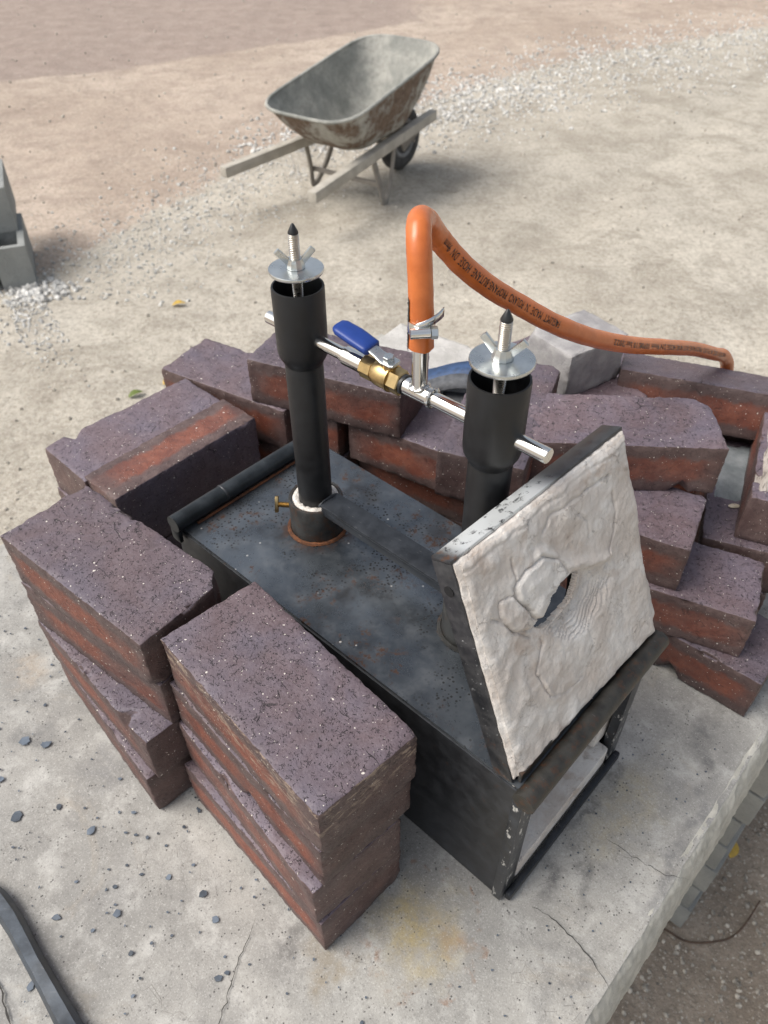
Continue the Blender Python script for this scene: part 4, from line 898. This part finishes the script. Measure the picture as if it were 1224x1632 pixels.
# printing wrapped on the hose skin
cum = [0.0]
for a, b in zip(hpath, hpath[1:]): cum.append(cum[-1] + (b - a).length)
def hose_at(s):
    import bisect
    i = max(0, min(len(cum) - 2, bisect.bisect_right(cum, s) - 1)); t = (s - cum[i]) / max(1e-9, cum[i + 1] - cum[i])
    return hpath[i].lerp(hpath[i + 1], t), (hpath[min(i + 2, len(hpath) - 1)] - hpath[max(i - 1, 0)]).normalized()
def text_mesh(txt):
    cu = bpy.data.curves.new('print', 'FONT'); cu.body = txt; cu.size = 1.0; cu.resolution_u = 2; o = bpy.data.objects.new('tmp_print', cu); C.objects.link(o)
    dg = bpy.context.evaluated_depsgraph_get(); me = o.evaluated_get(dg).to_mesh(); vs = [v.co.copy() for v in me.vertices]; fs = [tuple(p.vertices) for p in me.polygons]
    o.evaluated_get(dg).to_mesh_clear(); bpy.data.objects.remove(o); bpy.data.curves.remove(cu); return vs, fs
def nearest_s(p):
    p = Vector(p); i = min(range(len(hpath)), key=lambda k: (hpath[k] - p).length); return cum[i]
def print_on(txt, s_start, s_end, height, facing, tilt=0.0):
    vs, fs = text_mesh(txt); x1 = max(v.x for v in vs); ln = s_start - s_end; out = []
    for v in vs:
        s = s_start - v.x / x1 * ln; p, t = hose_at(s); t = -t; n = Vector(facing); n = (n - t * n.dot(t)).normalized(); y = n.cross(t)
        a = tilt + (v.y - 0.35) * height / 0.7 / HR; out.append(p + (n * math.cos(a) + y * math.sin(a)) * (HR * 1.045 + 0.0001))
    mb = MB(); mb.add(out, fs); return mb.build('printed_text', M['ink'], hose, 0)
fc = (0, -0.62, 0.35)
print_on('FAGUMIT  MADE  IN  POLAND  PROPANE-BUTANE  HOSE  DN  9mm', nearest_s((0.146, 0.603, 0.412 + Z0)), nearest_s((0.0400, 0.5475, 0.5125 + Z0)), 0.0064, fc)
print_on('HOSE USE A FLUID PROPANE-BUTANE HOSE DN 9mm 10P08/10 bar/2022', nearest_s((0.445, 0.888, 0.2050 + Z0)), nearest_s((0.215, 0.658, 0.362 + Z0)), 0.0056, fc)
# clamp
cl = MB(); zc = Z0 + 0.4740
cl.lathe([(HR * 1.02, -0.0045), (HR + 0.0010, -0.0046), (HR + 0.0012, -0.004), (HR + 0.0012, 0.004), (HR + 0.0010, 0.0046), (HR * 1.02, 0.0045)], 32, Matrix.Translation((hx, hy, zc)), False)
clamp = cl.build('hose_clamp', M['chrome'], None, 0.5); tag(clamp, 'steel screw clamp round the lower end of the orange hose', 'hose clamp')
fd = Vector((0.10, -0.99, 0)).normalized(); sd_ = Vector((0.99, 0.10, 0))
MB().tube([Vector((hx, hy, zc)) + fd * 0.0115 + sd_ * q for q in (-0.0095, 0.0045)], 0.0040, 16).build('screw_housing', M['chrome'], clamp)
MB().lathe([(0.0036, 0), (0.0045, 0.0004), (0.0045, 0.0048), (0.0036, 0.0052)], 6, along(Vector((hx, hy, zc)) + fd * 0.0115 + sd_ * 0.0048, Vector((hx, hy, zc)) + fd * 0.0115 + sd_ * 0.0148)).build('screw_head', M['zinc'], clamp, 0.4)
mb = MB(); vs = []
for k in range(9):
    a = -0.55 + 1.5 * k / 8; p = Vector((hx, hy, zc)) + fd * (0.0120 * math.cos(a) - 0.0005 * k) + sd_ * (0.0110 * math.sin(a) + 0.0008 * k)
    vs += [p + Vector((0, 0, 0.001 + 0.0008 * k)), p + Vector((0, 0, 0.0065 + 0.0010 * k))]
mb.add(vs, [(2 * k, 2 * k + 2, 2 * k + 3, 2 * k + 1) for k in range(8)]); o = mb.build('band_tail', M['chrome'], clamp); md = o.modifiers.new('solid', 'SOLIDIFY'); md.thickness = 0.0007
# scorched ragged hose end
mb = MB().lathe([(HR * 0.99, -0.0175), (HR * 1.07, -0.017), (HR * 1.07, -0.010), (HR * 1.03, -0.0052)], 28, Matrix.Translation((hx, hy, zc)), False)
mb.v = [(x + 0.0010 * noise.noise((x * 300, y * 300, z * 200)), y, z + 0.0012 * noise.noise((x * 260, y * 260, 3))) for x, y, z in mb.v]
mb.build('hose_end', M['hose'], hose)
mb = MB(); vs = []; n = 40
for k in range(n + 1):
    z = -0.019 + 0.040 * k / n
    for q, a in enumerate((2.1, 2.6, 3.1, 3.5)):
        rr = HR * 1.05 + 0.0006 + 0.0010 * noise.noise((k * 0.9, q * 2, 1)) * (q in (1, 2)); a2 = a + 0.12 * noise.noise((k * 0.6, q, 9))
        vs.append((hx + rr * math.cos(a2), hy + rr * math.sin(a2), zc + z))
mb.add(vs, [(4 * k + q, 4 * k + q + 1, 4 * k + q + 5, 4 * k + q + 4) for k in range(n) for q in range(3)]); mb.build('scorched_strip', M['tip'], hose)

# ================================================================== small things on the slab
spots = []
fl = MB(); r2 = random.Random(11)
def flake(p, r):
    n = r2.choice((5, 6, 7)); a0 = r2.uniform(0, 6.3); vs = [];
    for s in (0, 1):
        for k in range(n):
            a = a0 + 2 * math.pi * k / n; q = r * r2.uniform(0.65, 1.2) if s == 0 else None
            if s == 0: vs.append(Vector((p[0] + q * math.cos(a) * el, p[1] + q * math.sin(a), Z0 + 0.0004)))
            else: vs.append(vs[k] + Vector((0, 0, 0.0005 + r * 0.03 + r2.uniform(0, r * 0.06))))
    fl.add(vs, [tuple(range(n, 2 * n))] + [(k, (k + 1) % n, n + (k + 1) % n, n + k) for k in range(n)])
for i in range(420):
    x = r2.uniform(-0.52, 0.02); y = r2.uniform(0.12, 0.62); L_ = MF.inverted() @ Vector((x, y, Z0))
    if L_.y < 0.10 + 0.0 and L_.x > -0.02 and r2.random() < 0.8: continue
    el = r2.uniform(0.5, 1.5); flake((x, y), r2.choice((0.0008, 0.0010, 0.0013, 0.0018)) * r2.uniform(0.7, 1.2))
for x, y, r in ((-0.245, 0.268, 0.0052), (-0.205, 0.300, 0.0035), (-0.170, 0.285, 0.0038), (-0.155, 0.262, 0.0034), (-0.30, 0.265, 0.0038), (-0.39, 0.445, 0.006), (-0.365, 0.440, 0.005), (-0.29, 0.345, 0.0048), (-0.40, 0.40, 0.004), (-0.33, 0.37, 0.004), (-0.37, 0.36, 0.007), (-0.43, 0.42, 0.005), (-0.225, 0.235, 0.003), (-0.305, 0.21, 0.004), (-0.145, 0.215, 0.0035)):
    el = r2.uniform(0.8, 1.2); flake((x, y), r)
for i in range(60):
    p = fw(r2.uniform(-0.10, 0.0), r2.uniform(-0.35, 0.2), 0); el = r2.uniform(0.5, 1.5); flake((p.x, p.y), 0.0009)
tag(fl.build('scale_flakes', M['flake'], None, 0), 'dark flakes of forge scale scattered over the slab', 'flakes', kind='stuff')
# forged bar lying at the corner
tb = MB(); pts = [(-0.43, 0.292), (-0.395, 0.290), (-0.362, 0.281), (-0.338, 0.262), (-0.312, 0.234), (-0.283, 0.203), (-0.258, 0.176), (-0.235, 0.150), (-0.185, 0.095)]
pth = spline([(a, b, Z0) for a, b in pts], 6); vs = []; SEC = ((-1, 0.05), (-1, 0.55), (-0.55, 1), (0.55, 1), (1, 0.55), (1, 0.05))
for i, (p, (t, u, v)) in enumerate(zip(pth, frames(pth))):
    side = Vector((-t.y, t.x, 0)).normalized(); k = i / len(pth); hw = 0.0088 + 0.0010 * math.sin(k * 9) + (0.0016 if k > 0.75 else 0); hh = 0.0155 - 0.0045 * sstep(k, 0.70, 0.78)
    for a, b in SEC: vs.append(p + side * (a * hw + 0.0004 * noise.noise((k * 30, a, 0))) + Vector((0, 0, 0.0004 + b * hh + 0.0005 * noise.noise((k * 25, a * 3, b)))))
n = len(SEC); tb.add(vs, [(i * n + k, i * n + (k + 1) % n, (i + 1) * n + (k + 1) % n, (i + 1) * n + k) for i in range(len(pth) - 1) for k in range(n)] + [tuple(reversed(range(n))), tuple(range(len(vs) - n, len(vs)))])
o = tb.build('iron_bar', M['forged'], None, 0.5); tag(o, 'blue-black forged iron bar lying on the slab beside the scale flakes', 'iron bar')
# blue strap heaped on the concrete chunk
st = tag(empty('strap', (0.110, 0.893, Z0 + 0.151)), 'blue and grey webbing strap heaped on the whitish concrete chunk', 'strap')
def ribbon(pts, wd, mat, name, ax):
    p = spline(pts, 8); vs = []; ax = Vector(ax).normalized()
    for q in p: vs += [q - ax * wd / 2, q + ax * wd / 2]
    mb = MB(); mb.add(vs, [(2 * i, 2 * i + 1, 2 * i + 3, 2 * i + 2) for i in range(len(p) - 1)]); o = mb.build(name, mat, st, 3.2); md = o.modifiers.new('solid', 'SOLIDIFY'); md.thickness = 0.0016
ribbon([(-0.070, 0.020, 0.004), (-0.045, 0.012, 0.012), (-0.010, 0.005, 0.026), (0.025, 0.0, 0.030), (0.045, -0.004, 0.014), (0.040, -0.010, 0.003)], 0.030, M['strapblue'], 'blue_webbing', (0.2, 1, 0.2))
ribbon([(-0.060, -0.010, 0.003), (-0.030, -0.015, 0.018), (0.0, -0.020, 0.024), (0.022, -0.025, 0.012), (0.010, -0.03, 0.002), (-0.03, -0.028, 0.003)], 0.024, M['strapgrey'], 'grey_webbing', (0.1, 1, 0.4))
ribbon([(-0.05, 0.03, 0.002), (0.0, 0.025, 0.012), (0.05, 0.02, 0.024), (0.075, 0.01, 0.008), (0.085, 0.0, -0.02)], 0.022, M['strapblue'], 'blue_webbing', (0.3, 1, 0.1))
# shell bits on the mortar-patched brick
sh = tag(empty('snail_shell', (0.430, 0.680, Z0 + 0.1255)), 'broken pale snail shell on the mortar-patched brick', 'shell')
for (x, y, r, s) in ((0.006, 0.0, 0.0065, 1.0), (-0.012, -0.002, 0.0045, 1.6)):
    mb = MB(); vs = []; n = 14
    for j in range(6):
        for k in range(n):
            a = 2 * math.pi * k / n; b = 0.1 + 1.35 * j / 5; vs.append((x + r * s * math.cos(a) * math.sin(b), y + r * 0.8 * math.sin(a) * math.sin(b), r * 0.6 * math.cos(b)))
    mb.add(vs, [(j * n + k, (j + 1) * n + k, (j + 1) * n + (k + 1) % n, j * n + (k + 1) % n) for j in range(5) for k in range(n)]); mb.build('shell_piece', M['shell'], sh, 3.0)

# ================================================================== leaves and a twig on the soil
def leaf(x, y, ang, ln, mat, label, z=None, tilt=0.3):
    vs = []; n = 10
    for k in range(n + 1):
        u = k / n; wd = ln * 0.26 * math.sin(math.pi * u ** 0.8) ** 0.9; h = ln * 0.14 * math.sin(u * 3.0) + ln * 0.05 * u
        vs += [(u * ln - ln / 2, -wd, h + wd * tilt), (u * ln - ln / 2, 0, h), (u * ln - ln / 2, wd, h + wd * tilt)]
    mb = MB(); mb.add(vs, [f for k in range(n) for f in ((3 * k, 3 * k + 3, 3 * k + 4, 3 * k + 1), (3 * k + 1, 3 * k + 4, 3 * k + 5, 3 * k + 2))])
    o = mb.build('fallen_leaf', mat, None, 3.2, (x, y, ground_h(x, y) + 0.005), (0, 0, ang)); md = o.modifiers.new('solid', 'SOLIDIFY'); md.thickness = 0.0006
    tag(o, label, 'leaf', 'fallen leaves on the yard')
leaf(0.715, 0.690, 1.0, 0.040, M['leafy'], 'yellow leaf on the soil at the foot of the pier')
leaf(-0.90, 2.35, 0.6, 0.060, M['leafg'], 'dark green leaf on the sand behind the brick stacks')
leaf(-0.80, 2.45, 0.9, 0.060, M['leafy'], 'yellow-green leaf beside the dark green leaf on the sand')
leaf(-0.88, 3.05, 0.2, 0.060, M['leafy'], 'tan leaf lying in a tyre rut on the sand')
leaf(2.02, 3.15, 0.1, 0.075, M['leafy'], 'tan leaf alone on the sand to the right of the wheelbarrow')
tw = MB().tube([(p.x, p.y, 0.006 + 0.004 * math.sin(i * 0.5)) for i, p in enumerate(spline([(0.52, 0.545, 0), (0.565, 0.520, 0), (0.62, 0.515, 0), (0.675, 0.535, 0), (0.735, 0.590, 0)], 8))], [0.0022 - 0.00002 * i for i in range(33)], 7).build('dry_twig', M['twig'])
tag(tw, 'thin curved brown twig on the pebbly soil beside the slab', 'twig')

# ================================================================== hollow concrete blocks at the left
def hollow_block(x, y, z, th, label):
    L, W, H, t = 0.39, 0.14, 0.19, 0.028
    bm = bmesh.new(); xs = [-L / 2, -L / 2 + t, -t / 2, t / 2, L / 2 - t, L / 2]; ys = [-W / 2, -W / 2 + t, W / 2 - t, W / 2]
    mb = MB()
    for i in range(5):
        for j in range(3):
            if j == 1 and i in (1, 3): continue
            x0, x1, y0, y1 = xs[i], xs[i + 1], ys[j], ys[j + 1]
            mb.add([(x0, y0, 0), (x1, y0, 0), (x1, y1, 0), (x0, y1, 0), (x0, y0, H), (x1, y0, H), (x1, y1, H), (x0, y1, H)], [(3, 2, 1, 0), (4, 5, 6, 7)] )
            n = len(mb.v) - 8
            def solid(ii, jj): return 0 <= ii < 5 and 0 <= jj < 3 and not (jj == 1 and ii in (1, 3))
            if not solid(i, j - 1): mb.f.append((n, n + 1, n + 5, n + 4))
            if not solid(i, j + 1): mb.f.append((n + 2, n + 3, n + 7, n + 6))
            if not solid(i - 1, j): mb.f.append((n + 3, n, n + 4, n + 7))
            if not solid(i + 1, j): mb.f.append((n + 1, n + 2, n + 6, n + 5))
    o = mb.build('concrete_block', M['block'], None, 0.4, (x, y, z), (0, 0, R(th)))
    bm.free(); tag(o, label, 'concrete block', 'hollow grey blocks at the yard edge'); return o
bc = Vector((-1.55, 3.235)); e1 = Vector((math.cos(R(21)), math.sin(R(21)))); e2 = Vector((-e1.y, e1.x))
p = bc - e1 * 0.07 + e2 * 0.195; hollow_block(p.x, p.y, 0.0, 111, 'hollow grey block at ground level with white pebbles at its foot')
p = bc - e1 * 0.224 + e2 * 0.195; hollow_block(p.x, p.y, 0.0, 111, 'hollow grey ground block set tight beside the pebble-footed one')
p = bc - e1 * 0.09 + e2 * 0.370; hollow_block(p.x, p.y, 0.1905, 111, 'upper hollow grey block set back on the pebble-footed one')

# ================================================================== wheelbarrow
WM = Vector((-0.192, 4.323, 0)); WA = R(54)
wb = empty('wheelbarrow', WM, WA); wb.scale = (1.05, 1.05, 1.05)
wb = tag(wb, 'cement-caked steel wheelbarrow with pale wooden handles standing on the sand', 'wheelbarrow')
def rrect(u0, u1, hw0, hw1, rad, z0, z1, n=7):
    """rounded outline from rear (u0) to front (u1), half widths, heights varying along u"""
    cs = [(u0, -hw0), (u1, -hw1), (u1, hw1), (u0, hw0)]; out = []
    for i in range(4):
        p, q, r = Vector(cs[i - 1]), Vector(cs[i]), Vector(cs[(i + 1) % 4]); a = q + (p - q).normalized() * rad; b = q + (r - q).normalized() * rad
        for k in range(n):
            t = k / (n - 1); out.append(a * (1 - t) ** 2 + q * 2 * t * (1 - t) + b * t * t)
    pts = []
    for i in range(len(out)):
        a, b = out[i], out[(i + 1) % len(out)]; m = max(1, int((b - a).length / 0.06))
        for k in range(m): pts.append(a.lerp(b, k / m))
    return [Vector((p.x, p.y, z0 + (z1 - z0) * (p.x - u0) / (u1 - u0))) for p in pts]
def build_tray():
    rim = rrect(-0.34, 0.53, 0.275, 0.255, 0.17, 0.455, 0.625); bot = rrect(-0.14, 0.34, 0.185, 0.16, 0.10, 0.275, 0.300)
    # resample both by angle so the loft stays even
    def byang(P, c, n=72):
        A = sorted(((math.atan2(p.y - c[1], p.x - c[0]), p) for p in P), key=lambda q: q[0]); out = []
        for k in range(n):
            a = -math.pi + 2 * math.pi * k / n; prev = A[-1]; pa = prev[0] - 2 * math.pi
            nxt = None
            for ang, p in A:
                if ang >= a: nxt = (ang, p); break
                pa, prev = ang, (ang, p)
            if nxt is None: nxt = (A[0][0] + 2 * math.pi, A[0][1])
            t = (a - pa) / max(1e-9, nxt[0] - pa); out.append(prev[1].lerp(nxt[1], t))
        return out
    n = 72; Rm = byang(rim, (0.09, 0)); Bt = byang(bot, (0.09, 0)); vs = []; outer = []; rows = 12; fs = []
    for side in (0, 1):
        for j in range(rows + 1):
            t = j / rows
            for k in range(n):
                p = Bt[k].lerp(Rm[k], t); bul = math.sin(t * math.pi) * 0.018; c = Vector((0.09, 0, p.z)); d = (p - c); d.z = 0; d.normalize()
                p = p + d * bul + d * (0.004 * side) + Vector((0, 0, 0.004 * noise.noise(p * 9)));
                p += d * (0.006 * noise.noise(p * 6))
                vs.append(p); outer.append(float(side))
        m = len(vs); base = side * ((rows + 1) * n + 1)
        vs.append(Vector((0.09, 0, 0.283 - 0.004 * side))); outer.append(float(side))
        for j in range(rows):
            for k in range(n):
                a, b = base + j * n + k, base + j * n + (k + 1) % n; q = (a, b, b + n, a + n); fs.append(q if side else q[::-1])
        for k in range(n):
            q = (base + k, base + (k + 1) % n, m); fs.append(q[::-1] if side else q)
    me = bpy.data.meshes.new('tray'); me.from_pydata([tuple(v) for v in vs], [], fs); me.update(); at = me.attributes.new('outer', 'FLOAT', 'POINT'); at.data.foreach_set('value', outer)
    t = link('tray', me, M['barrow'], wb, 3.2)
    lip = [Rm[k] + (Rm[k] - Vector((0.09, 0, Rm[k].z))).normalized() * 0.006 for k in range(n)]; lip.append(lip[0])
    MB().tube(lip, 0.0085, 8, False).build('rolled_rim', M['barrow'], t, 3.2)
build_tray()
def beam(p, q, w0, h0, name, mat, parent=wb, bev=0.006):
    p, q = Vector(p), Vector(q); d = q - p; Mx = Matrix.Translation((p + q) / 2) @ d.to_track_quat('X', 'Z').to_matrix().to_4x4()
    return MB().box(-d.length / 2, d.length / 2, -w0 / 2, w0 / 2, -h0 / 2, h0 / 2, bev, Mx).build(name, mat, parent)
for s in (-1, 1):
    beam((-0.60, s * 0.275, 0.225), (0.60, s * 0.135, 0.275), 0.046, 0.050, 'handle', M['wood'])
    lg = MB().tube(spline([(-0.06, s * 0.215, 0.235), (-0.02, s * 0.225, 0.10), (0.0, s * 0.235, 0.012), (0.03, s * 0.232, 0.010), (0.10, s * 0.21, 0.11), (0.16, s * 0.19, 0.25)], 6), 0.017, 8, True, 0.6); lg.build('leg', M['leg'], wb)
    beam((0.38, s * 0.085, 0.15), (0.585, s * 0.10, 0.262), 0.012, 0.05, 'axle_bracket', M['leg'], bev=0.003)
beam((0.0, -0.225, 0.09), (0.0, 0.225, 0.09), 0.012, 0.025, 'leg_brace', M['leg'], bev=0.003)
beam((0.22, -0.18, 0.245), (0.22, 0.18, 0.245), 0.05, 0.022, 'tray_rest', M['wood'], bev=0.003)
WR = 0.165; wc = Vector((0.475, 0, WR))
wh = empty('wheel', (0, 0, 0)); wh.parent = wb
mw = along(wc - Vector((0, 0.04, 0)), wc + Vector((0, 0.04, 0)))
MB().lathe([(WR * 0.58, 0.008), (WR * 0.72, 0.0), (WR * 0.90, 0.006), (WR * 0.99, 0.022), (WR, 0.04), (WR * 0.99, 0.058), (WR * 0.90, 0.074), (WR * 0.72, 0.08), (WR * 0.58, 0.072)], 40, mw).build('tyre', M['tyre'], wh, 0.9)
MB().lathe([(0.014, -0.012), (0.018, -0.010), (0.020, 0.0), (WR * 0.30, 0.018), (WR * 0.56, 0.002), (WR * 0.60, 0.006), (WR * 0.60, 0.074), (WR * 0.56, 0.078), (WR * 0.30, 0.062), (0.020, 0.08), (0.014, 0.092)], 32, mw).build('rim', M['rim'], wh, 0.7)
MB().tube([wc - Vector((0, 0.10, 0)), wc + Vector((0, 0.10, 0))], 0.009, 10).build('axle', M['leg'], wh)
